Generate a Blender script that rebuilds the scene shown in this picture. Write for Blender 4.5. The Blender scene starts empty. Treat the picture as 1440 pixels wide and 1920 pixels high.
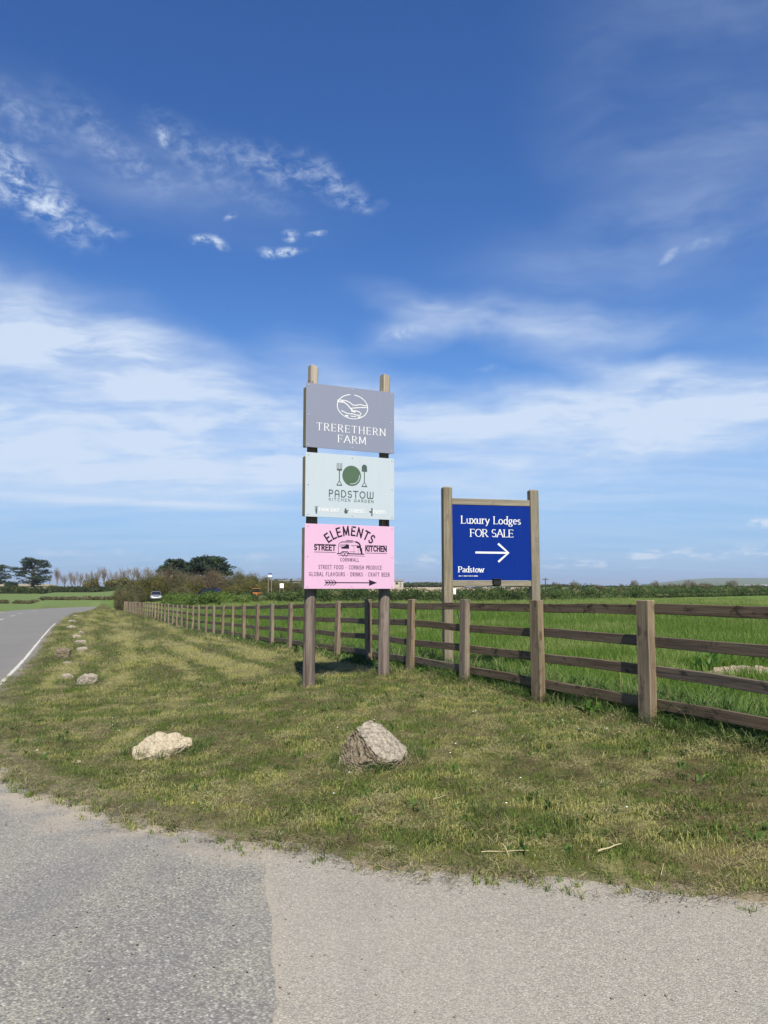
import bpy, bmesh, math, random
import numpy as np
from mathutils import Vector, Matrix, noise as mnoise

R = math.radians
S = bpy.context.scene
COL = S.collection
random.seed(7)
RNG = np.random.default_rng(11)

# ------------------------------------------------------------------ camera
CZ = 1.45
F = 1443.0
PITCH = math.atan(144 / F)
cam_d = bpy.data.cameras.new('camera')
cam_d.sensor_fit = 'VERTICAL'
cam_d.sensor_height = 24.0
cam_d.lens = F / 1920 * 24.0
cam_d.clip_start = 0.05
cam_d.clip_end = 30000
cam = bpy.data.objects.new('camera', cam_d)
COL.objects.link(cam)
cam.location = (0, 0, CZ)
cam.rotation_euler = (R(90) + PITCH, 0, 0)
S.camera = cam

# ------------------------------------------------------------------ light, exposure
SUN_TO = Vector((0.125, -0.88, 1.0)).normalized()
SUN_EL = math.asin(SUN_TO.z)
SUN_ROT = math.atan2(SUN_TO.x, SUN_TO.y)
SKY_STRENGTH = 0.10
SUN_STRENGTH = 5.0
EXPOSURE = 0.72
sun_d = bpy.data.lights.new('sun', 'SUN')
sun_d.energy = SUN_STRENGTH
sun_d.angle = R(0.5)
sun_d.color = (1.0, 0.94, 0.83)
sun = bpy.data.objects.new('sun', sun_d)
COL.objects.link(sun)
sun.rotation_euler = (-SUN_TO).to_track_quat('-Z', 'Y').to_euler()
S.view_settings.view_transform = 'Standard'
S.view_settings.look = 'None'
S.view_settings.exposure = EXPOSURE
S.view_settings.gamma = 1.0
S.view_settings.use_curve_mapping = False
S.render.engine = 'CYCLES'
S.cycles.max_bounces = 6
S.cycles.diffuse_bounces = 3
S.cycles.transmission_bounces = 3
S.cycles.use_denoising = True


def px_dir(px, py):
    """unit direction in the world for a point of the photograph (used to measure where things stand)"""
    c, s = math.cos(PITCH), math.sin(PITCH)
    dx, dy = (px - 720) / F, (960 - py) / F
    return Vector((dx, c - dy * s, s + dy * c))


# ------------------------------------------------------------------ node helper
class NT:
    def __init__(self, tree):
        self.t = tree
        self.t.nodes.clear()

    def n(self, kind, **kw):
        nd = self.t.nodes.new(kind)
        ins = kw.pop('ins', {})
        for k, v in kw.items():
            setattr(nd, k, v)
        for k, v in ins.items():
            sock = nd.inputs[k]
            if isinstance(v, bpy.types.NodeSocket):
                self.t.links.new(v, sock)
            else:
                sock.default_value = v
        return nd

    def link(self, a, b):
        self.t.links.new(a, b)

    def math(self, op, a, b=0.0, c=None, clamp=False):
        ins = {0: a, 1: b}
        if c is not None:
            ins[2] = c
        return self.n('ShaderNodeMath', operation=op, use_clamp=clamp, ins=ins).outputs[0]

    def vmath(self, op, a, b=(0, 0, 0)):
        nd = self.n('ShaderNodeVectorMath', operation=op, ins={0: a, 1: b})
        return nd.outputs['Value'] if op in ('LENGTH', 'DOT_PRODUCT') else nd.outputs[0]

    def map(self, v, a, b, c=0.0, d=1.0, smooth=True):
        return self.n('ShaderNodeMapRange', interpolation_type='SMOOTHSTEP' if smooth else 'LINEAR',
                      ins={'Value': v, 'From Min': a, 'From Max': b, 'To Min': c, 'To Max': d}).outputs[0]

    def mix(self, f, a, b, mode='MIX'):
        nd = self.n('ShaderNodeMix', data_type='RGBA', blend_type=mode)
        for i, v in ((0, f), (6, a), (7, b)):
            if isinstance(v, bpy.types.NodeSocket):
                self.t.links.new(v, nd.inputs[i])
            else:
                nd.inputs[i].default_value = v if i == 0 else (tuple(v) + (1,))[:4]
        return nd.outputs[2]

    def noise(self, vec, scale, detail=4.0, rough=0.55, dist=0.0, dim='3D'):
        return self.n('ShaderNodeTexNoise', noise_dimensions=dim,
                      ins={'Vector': vec, 'Scale': scale, 'Detail': detail, 'Roughness': rough, 'Distortion': dist}).outputs['Fac']

    def voro(self, vec, scale, feature='F1', out='Distance', rnd=1.0):
        return self.n('ShaderNodeTexVoronoi', feature=feature, ins={'Vector': vec, 'Scale': scale, 'Randomness': rnd}).outputs[out]

    def mapping(self, vec, loc=(0, 0, 0), rot=(0, 0, 0), scl=(1, 1, 1), kind='POINT'):
        return self.n('ShaderNodeMapping', vector_type=kind,
                      ins={'Vector': vec, 'Location': loc, 'Rotation': rot, 'Scale': scl}).outputs[0]


def new_mat(name):
    m = bpy.data.materials.new(name)
    m.use_nodes = True
    return m, NT(m.node_tree)


def finish(nt, color, rough=0.8, bump=None, bump_dist=0.01, bump_str=1.0, spec=0.3, metallic=0.0, translucent=0.0):
    p = nt.n('ShaderNodeBsdfPrincipled')
    for k, v in (('Base Color', color), ('Roughness', rough), ('Metallic', metallic)):
        if isinstance(v, bpy.types.NodeSocket):
            nt.link(v, p.inputs[k])
        else:
            p.inputs[k].default_value = (tuple(v) + (1,))[:4] if k == 'Base Color' else v
    p.inputs['Specular IOR Level'].default_value = spec
    if bump is not None:
        b = nt.n('ShaderNodeBump', ins={'Strength': bump_str, 'Distance': bump_dist, 'Height': bump})
        nt.link(b.outputs[0], p.inputs['Normal'])
    sh = p.outputs[0]
    if translucent > 0:
        tr = nt.n('ShaderNodeBsdfTranslucent')
        if isinstance(color, bpy.types.NodeSocket):
            nt.link(color, tr.inputs[0])
        else:
            tr.inputs[0].default_value = (tuple(color) + (1,))[:4]
        mx = nt.n('ShaderNodeMixShader', ins={0: translucent})
        nt.link(sh, mx.inputs[1])
        nt.link(tr.outputs[0], mx.inputs[2])
        sh = mx.outputs[0]
    o = nt.n('ShaderNodeOutputMaterial')
    nt.link(sh, o.inputs[0])
    return p


# ------------------------------------------------------------------ world: daylight sky with cirrus
W = bpy.data.worlds.new('World')
S.world = W
W.use_nodes = True


def build_world():
    nt = NT(W.node_tree)
    co = nt.n('ShaderNodeTexCoord').outputs['Generated']
    sky = nt.n('ShaderNodeTexSky', sky_type='NISHITA')
    sky.sun_disc = False
    sky.sun_elevation = SUN_EL
    sky.sun_rotation = SUN_ROT
    sky.altitude = 0
    sky.air_density = 1.0
    sky.dust_density = 0.25
    sky.ozone_density = 3.0
    hs = nt.n('ShaderNodeHueSaturation', ins={'Hue': 0.508, 'Saturation': 1.22, 'Value': 1.0, 'Color': sky.outputs[0]})
    blue = nt.mix(1.0, hs.outputs[0], (0.54, 0.70, 0.84), 'MULTIPLY')
    HORIZON = (1.25, 2.62, 4.85)
    # direction -> (azimuth, elevation) in radians
    sep = nt.n('ShaderNodeSeparateXYZ', ins={0: nt.vmath('NORMALIZE', co)})
    az = nt.math('ARCTAN2', sep.outputs[0], sep.outputs[1])
    el = nt.math('ARCSINE', sep.outputs[2])
    ae = nt.n('ShaderNodeCombineXYZ', ins={0: az, 1: el}).outputs[0]
    blue = nt.mix(nt.math('POWER', nt.map(el, 0.46, 0.0, 0.0, 0.98, False), 1.9), blue, HORIZON)
    # a layer high above the ground: far cloud is foreshortened towards the horizon
    inv = nt.math('DIVIDE', 1.0, nt.math('MAXIMUM', nt.math('ADD', sep.outputs[2], 0.10), 0.03))
    lay = nt.n('ShaderNodeCombineXYZ', ins={0: nt.math('MULTIPLY', sep.outputs[0], inv), 1: nt.math('MULTIPLY', sep.outputs[1], inv)}).outputs[0]
    warp = nt.n('ShaderNodeTexNoise', ins={'Vector': lay, 'Scale': 1.3, 'Detail': 3.0}).outputs['Color']
    wv = nt.vmath('SCALE', nt.vmath('SUBTRACT', warp, (0.5, 0.5, 0.5)))
    wv.node.inputs['Scale'].default_value = 0.45
    layw = nt.vmath('ADD', lay, wv)
    st = nt.mapping(layw, rot=(0, 0, R(-32)), scl=(0.55, 2.4, 1))
    stream = nt.noise(st, 1.5, 6.0, 0.52)
    fine = nt.noise(nt.mapping(layw, rot=(0, 0, R(20)), scl=(1.6, 4.5, 1)), 3.2, 6.0, 0.62)
    puffn = nt.noise(nt.mapping(ae, scl=(1, 1.5, 1)), 60.0, 7.0, 0.66)
    wisp = nt.noise(nt.mapping(ae, rot=(0, 0, R(-24)), scl=(1.0, 1.7, 1)), 40.0, 8.0, 0.66, 0.35)

    def azel(px, py):
        d = px_dir(px, py).normalized()
        return math.atan2(d.x, d.y), math.asin(d.z)

    aw = nt.n('ShaderNodeTexNoise', ins={'Vector': ae, 'Scale': 6.0, 'Detail': 4.0}).outputs['Color']
    awv = nt.vmath('SCALE', nt.vmath('SUBTRACT', aw, (0.5, 0.5, 0.5)))
    awv.node.inputs['Scale'].default_value = 0.07
    aew = nt.vmath('ADD', ae, awv)

    def blob(px, py, rx, ry, ang, amp, src=None):
        a, e = azel(px, py)
        m = nt.mapping(src or aew, loc=(a, e, 0), rot=(0, 0, R(ang)), scl=(rx / F, ry / F, 1), kind='TEXTURE')
        l = nt.vmath('LENGTH', nt.n('ShaderNodeVectorMath', operation='MULTIPLY', ins={0: m, 1: (1, 1, 0)}).outputs[0])
        return nt.map(l, 1.0, 0.0, 0.0, amp)

    def total(bl):
        t = bl[0]
        for b in bl[1:]:
            t = nt.math('ADD', t, b)
        return t

    # broad thin veils
    veil = total([
        blob(40, 640, 620, 170, -12, 0.80), blob(330, 740, 460, 140, -22, 0.8), blob(120, 850, 660, 120, -3, 0.85),
        blob(520, 850, 330, 110, 0, 0.5), blob(1000, 790, 600, 100, -3, 1.1), blob(1370, 760, 420, 80, -4, 0.85),
        blob(1000, 600, 430, 60, -8, 0.62), blob(790, 610, 150, 60, 18, 0.5), blob(1050, 890, 640, 100, 0, 0.55),
        blob(1330, 180, 420, 330, -30, 0.21), blob(1180, 690, 330, 45, -12, 0.5), blob(640, 720, 240, 90, -22, 0.4),
        blob(1150, 480, 420, 120, 0, 0.15), blob(-700, 600, 700, 260, 8, 0.6), blob(2300, 640, 800, 260, -6, 0.6),
        blob(250, 310, 520, 120, -8, 0.14),
    ])
    streak = nt.noise(nt.mapping(aew, rot=(0, 0, R(14)), scl=(1.0, 4.2, 1)), 7.0, 7.0, 0.60, 0.4)
    holes = nt.noise(nt.mapping(aew, rot=(0, 0, R(16)), scl=(1.0, 2.6, 1)), 3.6, 5.0, 0.55, 0.3)
    veil = nt.math('MULTIPLY', veil, nt.map(stream, 0.20, 0.76, 0.55, 1.12))
    veil = nt.math('MULTIPLY', veil, nt.map(holes, 0.34, 0.54, 0.42, 1.12))
    veil = nt.math('MULTIPLY', veil, nt.map(streak, 0.25, 0.75, 0.60, 1.22))
    veil = nt.math('MULTIPLY', veil, nt.map(fine, 0.2, 0.8, 0.86, 1.12))
    # thin layer near the horizon
    low = nt.math('MULTIPLY', nt.map(el, 0.30, 0.06, 0.0, 0.30), nt.map(stream, 0.25, 0.7, 0.55, 1.1))
    edge = total([blob(180, 938, 460, 14, 0, 0.34, ae), blob(430, 950, 300, 12, -1, 0.20, ae)])
    # wispy tufts
    tuft = total([
        blob(20, 325, 130, 60, -8, 0.75), blob(95, 380, 140, 50, -22, 0.95), blob(20, 215, 150, 60, -6, 0.34),
        blob(220, 265, 190, 50, -25, 0.38), blob(360, 265, 130, 45, -28, 0.36), blob(500, 298, 130, 45, -5, 0.55),
        blob(620, 325, 120, 40, -28, 0.55), blob(665, 365, 80, 22, -5, 0.5), blob(190, 425, 60, 18, 0, 0.4),
        blob(460, 355, 170, 30, -10, 0.22), blob(750, 628, 55, 22, 20, 0.5), blob(910, 690, 60, 12, -8, 0.22),
        blob(1230, 715, 60, 20, -10, 0.25), blob(1243, 483, 26, 10, 20, 0.45), blob(1310, 462, 60, 14, 12, 0.30), blob(1350, 456, 24, 16, 30, 0.3),
    ])
    tuft = nt.math('MULTIPLY', tuft, nt.map(wisp, 0.36, 0.80, 0.0, 1.0))
    # small bright puffs
    puff = total([
        blob(390, 445, 40, 13, 10, 1.3), blob(428, 452, 24, 14, -30, 1.0), blob(536, 467, 54, 13, -4, 1.4), blob(549, 434, 26, 17, 0, 1.1),
        blob(598, 436, 24, 10, 0, 0.8), blob(440, 407, 16, 7, 0, 0.6), blob(1432, 981, 34, 12, 0, 1.8, ae), blob(316, 238, 18, 20, 40, 0.7),
    ])
    puff = nt.math('MULTIPLY', puff, nt.map(puffn, 0.36, 0.70, 0.0, 1.0))
    # flat little clouds just above the horizon
    rown = nt.noise(nt.mapping(ae, scl=(1, 3.2, 1)), 26.0, 5.0, 0.6)
    rowm = nt.math('MULTIPLY', nt.map(el, 0.020, 0.033), nt.map(el, 0.055, 0.042))
    row = nt.math('MULTIPLY', nt.math('MULTIPLY', rowm, nt.map(rown, 0.50, 0.66, 0.0, 0.6)), nt.map(az, -0.2, 0.08, 0.35, 1.0))
    dens = nt.math('ADD', nt.math('ADD', veil, low), nt.math('ADD', tuft, nt.math('ADD', puff, nt.math('ADD', row, edge))))
    dens = nt.math('MINIMUM', nt.math('MAXIMUM', dens, 0.0), 0.88)
    bg = nt.n('ShaderNodeBackground', ins={'Strength': SKY_STRENGTH})
    cloud = (4.25, 4.92, 5.88)
    nt.link(nt.mix(dens, blue, cloud), bg.inputs[0])
    o = nt.n('ShaderNodeOutputWorld')
    nt.link(bg.outputs[0], o.inputs[0])


build_world()
W.cycles.sampling_method = 'MANUAL'
W.cycles.sample_map_resolution = 512


# ------------------------------------------------------------------ mesh / object helpers
def tag(o, label=None, cat=None, group=None, kind=None):
    for k, v in (('label', label), ('category', cat), ('group', group), ('kind', kind)):
        if v is not None:
            o[k] = v
    return o


def link(o, parent=None):
    COL.objects.link(o)
    if parent is not None:
        o.parent = parent
    return o


def empty(name, loc, rz=0.0):
    e = bpy.data.objects.new(name, None)
    e.empty_display_size = 0.2
    e.location = loc
    e.rotation_euler = (0, 0, rz)
    return link(e)


def np_mesh(name, verts, faces, mat=None, smooth=False, attrs=None):
    """verts (N,3); faces: array (M,k) or list of such arrays"""
    me = bpy.data.meshes.new(name)
    verts = np.asarray(verts, dtype=np.float32)
    if not isinstance(faces, list):
        faces = [faces]
    faces = [np.asarray(f, dtype=np.int32) for f in faces if len(f)]
    me.vertices.add(len(verts))
    me.vertices.foreach_set('co', verts.ravel())
    loops = np.concatenate([f.ravel() for f in faces])
    tot = np.concatenate([np.full(len(f), f.shape[1], dtype=np.int32) for f in faces])
    start = np.concatenate([[0], np.cumsum(tot)[:-1]]).astype(np.int32)
    me.loops.add(len(loops))
    me.loops.foreach_set('vertex_index', loops)
    me.polygons.add(len(tot))
    me.polygons.foreach_set('loop_start', start)
    if smooth:
        me.polygons.foreach_set('use_smooth', np.ones(len(tot), dtype=bool))
    for k, v in (attrs or {}).items():
        v = np.asarray(v, dtype=np.float32)
        if v.ndim == 1:
            me.attributes.new(k, 'FLOAT', 'POINT').data.foreach_set('value', v)
        else:
            me.attributes.new(k, 'FLOAT_VECTOR', 'POINT').data.foreach_set('vector', v.ravel())
    me.update()
    me.validate()
    if mat:
        me.materials.append(mat)
    return me


def obj(name, me, parent=None):
    return link(bpy.data.objects.new(name, me), parent)


def bm_obj(name, bm, mat, parent=None, smooth=False):
    me = bpy.data.meshes.new(name)
    bmesh.ops.recalc_face_normals(bm, faces=bm.faces[:])
    bm.to_mesh(me)
    bm.free()
    if mat:
        me.materials.append(mat)
    if smooth:
        me.polygons.foreach_set('use_smooth', np.ones(len(me.polygons), dtype=bool))
    return obj(name, me, parent)


def add_box(bm, lo, hi, bevel=0.0, M=None):
    lo, hi = Vector(lo), Vector(hi)
    r = bmesh.ops.create_cube(bm, size=1.0)
    vs = r['verts']
    for v in vs:
        v.co = Vector([lo[i] + (v.co[i] + 0.5) * (hi[i] - lo[i]) for i in range(3)])
    if bevel > 0:
        es = list({e for v in vs for e in v.link_edges})
        rr = bmesh.ops.bevel(bm, geom=es, offset=bevel, segments=1, affect='EDGES', profile=0.5)
        vs = list({v for f in rr['faces'] for v in f.verts} | {v for v in vs if v.is_valid})
    if M is not None:
        bmesh.ops.transform(bm, matrix=M, verts=[v for v in vs if v.is_valid])
    return vs


def tube(points, radii, sides=6, cap=True):
    """numpy tube along a polyline: returns verts, quads"""
    P = np.array(points, dtype=float)
    n = len(P)
    T = np.gradient(P, axis=0)
    T /= np.linalg.norm(T, axis=1, keepdims=True) + 1e-9
    ref = np.array([0, 0, 1.0]) if abs(T[0][2]) < 0.9 else np.array([1.0, 0, 0])
    A = np.cross(T, ref)
    A /= np.linalg.norm(A, axis=1, keepdims=True) + 1e-9
    B = np.cross(T, A)
    th = np.arange(sides) / sides * 2 * np.pi
    V = (P[:, None, :] + np.array(radii)[:, None, None] * (A[:, None, :] * np.cos(th)[None, :, None] + B[:, None, :] * np.sin(th)[None, :, None])).reshape(-1, 3)
    i, j = np.meshgrid(np.arange(n - 1), np.arange(sides), indexing='ij')
    j2 = (j + 1) % sides
    Q = np.stack([i * sides + j, i * sides + j2, (i + 1) * sides + j2, (i + 1) * sides + j], axis=-1).reshape(-1, 4)
    return V, Q


class Acc:
    """collects vertex / face arrays into one mesh"""

    def __init__(self):
        self.v, self.q, self.t, self.n = [], [], [], 0

    def add(self, V, Q=None, T=None):
        self.v.append(np.asarray(V, dtype=float))
        if Q is not None and len(Q):
            self.q.append(np.asarray(Q) + self.n)
        if T is not None and len(T):
            self.t.append(np.asarray(T) + self.n)
        self.n += len(V)

    def mesh(self, name, mat, smooth=False):
        fs = []
        if self.q:
            fs.append(np.concatenate(self.q))
        if self.t:
            fs.append(np.concatenate(self.t))
        return np_mesh(name, np.concatenate(self.v), fs, mat, smooth)


# ------------------------------------------------------------------ numpy noise
def _hash(ix, iy, seed):
    h = (ix.astype(np.int64) * 374761393 + iy.astype(np.int64) * 668265263 + seed * 974711) & 0x7FFFFFFF
    h = ((h ^ (h >> 13)) * 1274126177) & 0x7FFFFFFF
    return ((h ^ (h >> 16)) & 0xFFFFF) / 0xFFFFF


def vnoise(x, y, seed=0):
    ix, iy = np.floor(x), np.floor(y)
    fx, fy = x - ix, y - iy
    fx, fy = fx * fx * (3 - 2 * fx), fy * fy * (3 - 2 * fy)
    a, b = _hash(ix, iy, seed), _hash(ix + 1, iy, seed)
    c, d = _hash(ix, iy + 1, seed), _hash(ix + 1, iy + 1, seed)
    return (a + (b - a) * fx) * (1 - fy) + (c + (d - c) * fx) * fy


def fbm(x, y, seed=0, oct=4):
    s, a, t = 0.0, 0.5, 0.0
    for k in range(oct):
        s = s + a * vnoise(x * 2 ** k + 17 * k, y * 2 ** k - 9 * k, seed + k)
        t += a
        a *= 0.5
    return s / t


def sstep(a, b, x):
    t = np.clip((x - a) / (b - a), 0, 1)
    return t * t * (3 - 2 * t)


# ------------------------------------------------------------------ lie of the land
FDIR = np.array([-0.6465, 1.598])          # one bay of the fence
FBAY = float(np.linalg.norm(FDIR))
FDIR_U = FDIR / FBAY
FN = np.array([FDIR_U[1], -FDIR_U[0]])     # towards the field
F0 = np.array([2.33, 6.94])
WEST_T = ([0, 3.5, 105, 135, 160, 220, 250, 275, 400, 1000, 9000], [1.45, 1.45, 3.07, 3.05, 2.7, 1.4, -0.6, -1.6, -1.6, -1.5, -2])
FENCE_T = ([0, 6.94, 11.7, 14.9, 18, 22.9, 32.4, 39.4, 48, 60, 71, 100, 135, 160, 220, 300, 9000],
           [1.21, 1.235, 1.29, 1.37, 1.46, 1.60, 1.84, 1.93, 2.0, 2.15, 2.3, 2.4, 2.2, 1.8, 1.0, 0.2, -2])
EAST_T = ([0, 7, 12, 20, 40, 60, 90, 130, 160, 200, 300, 600, 1000, 9000], [1.22, 1.25, 1.33, 1.42, 1.48, 1.5, 1.45, 1.25, 0.9, 0.35, -0.6, -1.0, -1.5, -2])

ROAD_NEAR = [(-3.12, 6.43), (-4.25, 7.9), (-5.05, 9.8), (-5.75, 11.74), (-6.81, 14.49), (-8.69, 19.28), (-12.73, 29.27),
             (-17.14, 40.3), (-24.67, 59.4), (-31, 76.4), (-36.5, 92), (-41, 106), (-46, 125), (-45, 133), (-40, 143), (-33, 150)]
VERGE_EDGE = [(16, -0.6), (8, 1.85), (3.2, 3.35), (1.79, 3.75), (1.25, 3.91), (0.75, 4.03), (0.49, 4.09), (0, 4.22), (-0.29, 4.36),
              (-0.67, 4.58), (-1.09, 4.8), (-1.61, 5.11), (-2.38, 5.72), (-2.67, 5.92)]
ROAD_FAR = [(-26, 158), (-36, 156), (-44, 148), (-49.7, 135), (-51, 129.5), (-52.5, 122), (-52.8, 112), (-50.5, 102), (-13.9, 10), (-2, -20)]
TARMAC = np.array(VERGE_EDGE + ROAD_NEAR + ROAD_FAR + [(16, -20)])


def poly_sdist(x, y, P):
    """signed distance to a polygon, positive outside"""
    d2 = np.full(x.shape, 1e18)
    inside = np.zeros(x.shape, dtype=bool)
    for (ax, ay), (bx, by) in zip(P, np.roll(P, -1, axis=0)):
        ex, ey = bx - ax, by - ay
        t = np.clip(((x - ax) * ex + (y - ay) * ey) / (ex * ex + ey * ey), 0, 1)
        d2 = np.minimum(d2, (x - ax - t * ex) ** 2 + (y - ay - t * ey) ** 2)
        c = ((ay > y) != (by > y))
        with np.errstate(divide='ignore', invalid='ignore'):
            xi = ax + (y - ay) / (ey if ey else 1e-9) * ex
        inside ^= c & (x < xi)
    d = np.sqrt(d2)
    return np.where(inside, -d, d)


def masks(x, y):
    st = poly_sdist(x, y, TARMAC)
    sf = (x - F0[0]) * FN[0] + (y - F0[1]) * FN[1]
    # west of the main road's centre line
    sw = -((x + 8.9) * 0.928 + (y - 9.0) * 0.371)
    return st, sf, sw


def drop(x, y, m=None):
    """how far the ground lies below the eye of the photographer"""
    st, sf, sw = m if m is not None else masks(x, y)
    yy = np.maximum(y, 0)
    dW, dF, dE = np.interp(yy, *WEST_T), np.interp(yy, *FENCE_T), np.interp(yy, *EAST_T)
    r = np.maximum(st, 0) / (np.maximum(st, 0) + np.maximum(-sf, 0) + 1e-6)
    d = dW + (dF - dW) * sstep(0, 0.85, r)
    d = np.where(sf > 0, dF + (dE - dF) * sstep(0, 12, sf), d)
    west = sstep(0, 3, sw)
    d = d * (1 - west) + dW * west
    d = d - 0.075 * np.exp(-((x - 0.05) ** 2 + (y - 10.8) ** 2) / (2 * 0.55 ** 2))
    # rolling ground and the far hill to the south east
    u = x / np.maximum(y, 1)
    far = sstep(1500, 5200, y)
    d = d - far * (62 * sstep(0.27, 0.44, u) + 6)
    return d


def ground_z(x, y, fine=True):
    x, y = np.asarray(x, dtype=float), np.asarray(y, dtype=float)
    m = masks(x, y)
    st, sf, sw = m
    z = CZ - drop(x, y, m)
    if fine:
        near = sstep(60, 8, np.hypot(x, y))
        wob = (fbm(x * 0.9, y * 0.9, 5, 3) - 0.5) * 0.07 + (fbm(x * 3.5, y * 3.5, 9, 3) - 0.5) * 0.034 + (fbm(x * 11, y * 11, 19, 2) - 0.5) * 0.020
        jag = (fbm(x * 2.2, y * 2.2, 21, 4) - 0.5) * 0.34
        k = sstep(-0.10, 0.10, st + jag * near)
        z = z + (-0.05) * (1 - k) + k * (0.022 + wob * near * sstep(0, 0.8, st))
    return z


def gz(x, y):
    return float(ground_z(np.array([x]), np.array([y]))[0])


def road_z(x, y):
    return CZ - np.interp(np.maximum(y, 0), *WEST_T)


def hit(px, py):
    """where the sight line through a point of the photograph meets the ground"""
    d = px_dir(px, py)
    t = np.concatenate([np.linspace(1.5, 60, 1200), np.linspace(60, 400, 1500)])
    x, y, z = d.x * t, d.y * t, CZ + d.z * t
    f = z - ground_z(x, y, False)
    k = np.where(f < 0)[0]
    i = k[0] if len(k) else len(t) - 1
    return Vector((x[i], y[i], gz(x[i], y[i])))


def at(px, py, Y):
    d = px_dir(px, py)
    return Vector((0, 0, CZ)) + d * (Y / d.y)


def on_ground(px, Y):
    x = px_dir(px, 1104).x / px_dir(px, 1104).y * Y
    return Vector((x, Y, gz(x, Y)))


# ------------------------------------------------------------------ materials
def mat_ground():
    m, nt = new_mat('ground_cover')
    pos = nt.n('ShaderNodeNewGeometry').outputs['Position']
    za = nt.n('ShaderNodeAttribute', attribute_name='zone').outputs['Vector']
    zb = nt.n('ShaderNodeAttribute', attribute_name='zone_b').outputs['Vector']
    sa = nt.n('ShaderNodeSeparateXYZ', ins={0: za}).outputs
    sb = nt.n('ShaderNodeSeparateXYZ', ins={0: zb}).outputs
    n1 = nt.noise(pos, 0.75, 5, 0.6)
    n2 = nt.noise(pos, 7.0, 5, 0.65)
    n3 = nt.noise(pos, 60.0, 4, 0.7)
    # rows left by the mower run along the verge
    rows = nt.noise(nt.mapping(pos, rot=(0, 0, R(-22)), scl=(2.2, 0.16, 1)), 1.0, 5, 0.6, 0.4)
    rows2 = nt.noise(nt.mapping(pos, rot=(0, 0, R(-22)), scl=(5.5, 0.45, 1)), 1.0, 4, 0.6, 0.4)
    green = nt.mix(n2, (0.040, 0.054, 0.012), (0.095, 0.105, 0.026))
    brown = nt.mix(n3, (0.062, 0.046, 0.024), (0.135, 0.102, 0.052))
    straw = nt.mix(n3, (0.190, 0.180, 0.068), (0.31, 0.27, 0.13))
    v = nt.mix(nt.map(nt.math('ADD', nt.math('MULTIPLY', n1, 0.5), nt.math('MULTIPLY', n2, 0.5)), 0.44, 0.60), green, brown)
    v = nt.mix(nt.map(nt.math('ADD', nt.math('MULTIPLY', rows, 0.6), nt.math('MULTIPLY', rows2, 0.4)), 0.52, 0.68, 0.0, 0.85), v, straw)
    v = nt.mix(nt.map(n3, 0.35, 0.75, 0.0, 0.35), v, green)
    crop = nt.mix(nt.noise(pos, 3.0, 5, 0.6), (0.045, 0.085, 0.014), (0.10, 0.165, 0.030))
    crop = nt.mix(nt.map(nt.noise(pos, 0.12, 3, 0.5), 0.4, 0.7, 0.0, 0.5), crop, (0.16, 0.20, 0.05))
    soil = nt.mix(n3, (0.12, 0.095, 0.062), (0.27, 0.225, 0.16))
    pasture = nt.mix(nt.noise(pos, 0.35, 5, 0.6), (0.075, 0.115, 0.032), (0.125, 0.165, 0.055))
    tan = nt.mix(nt.noise(pos, 0.5, 5, 0.6), (0.26, 0.205, 0.13), (0.36, 0.30, 0.20))
    farg = nt.mix(nt.noise(pos, 0.004, 5, 0.6), (0.05, 0.075, 0.03), (0.12, 0.14, 0.06))
    c = nt.mix(sa[0], pasture, v)
    c = nt.mix(sa[1], c, crop)
    c = nt.mix(sb[0], c, tan)
    c = nt.mix(sb[1], c, farg)
    dirt = nt.math('MULTIPLY', sa[2], nt.map(nt.noise(pos, 5.0, 5, 0.65), 0.30, 0.55))
    c = nt.mix(dirt, c, soil)
    h = nt.math('ADD', nt.math('MULTIPLY', n2, 0.6), nt.math('MULTIPLY', n3, 0.4))
    finish(nt, c, 0.95, h, 0.03, 0.8, 0.1)
    return m


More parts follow.
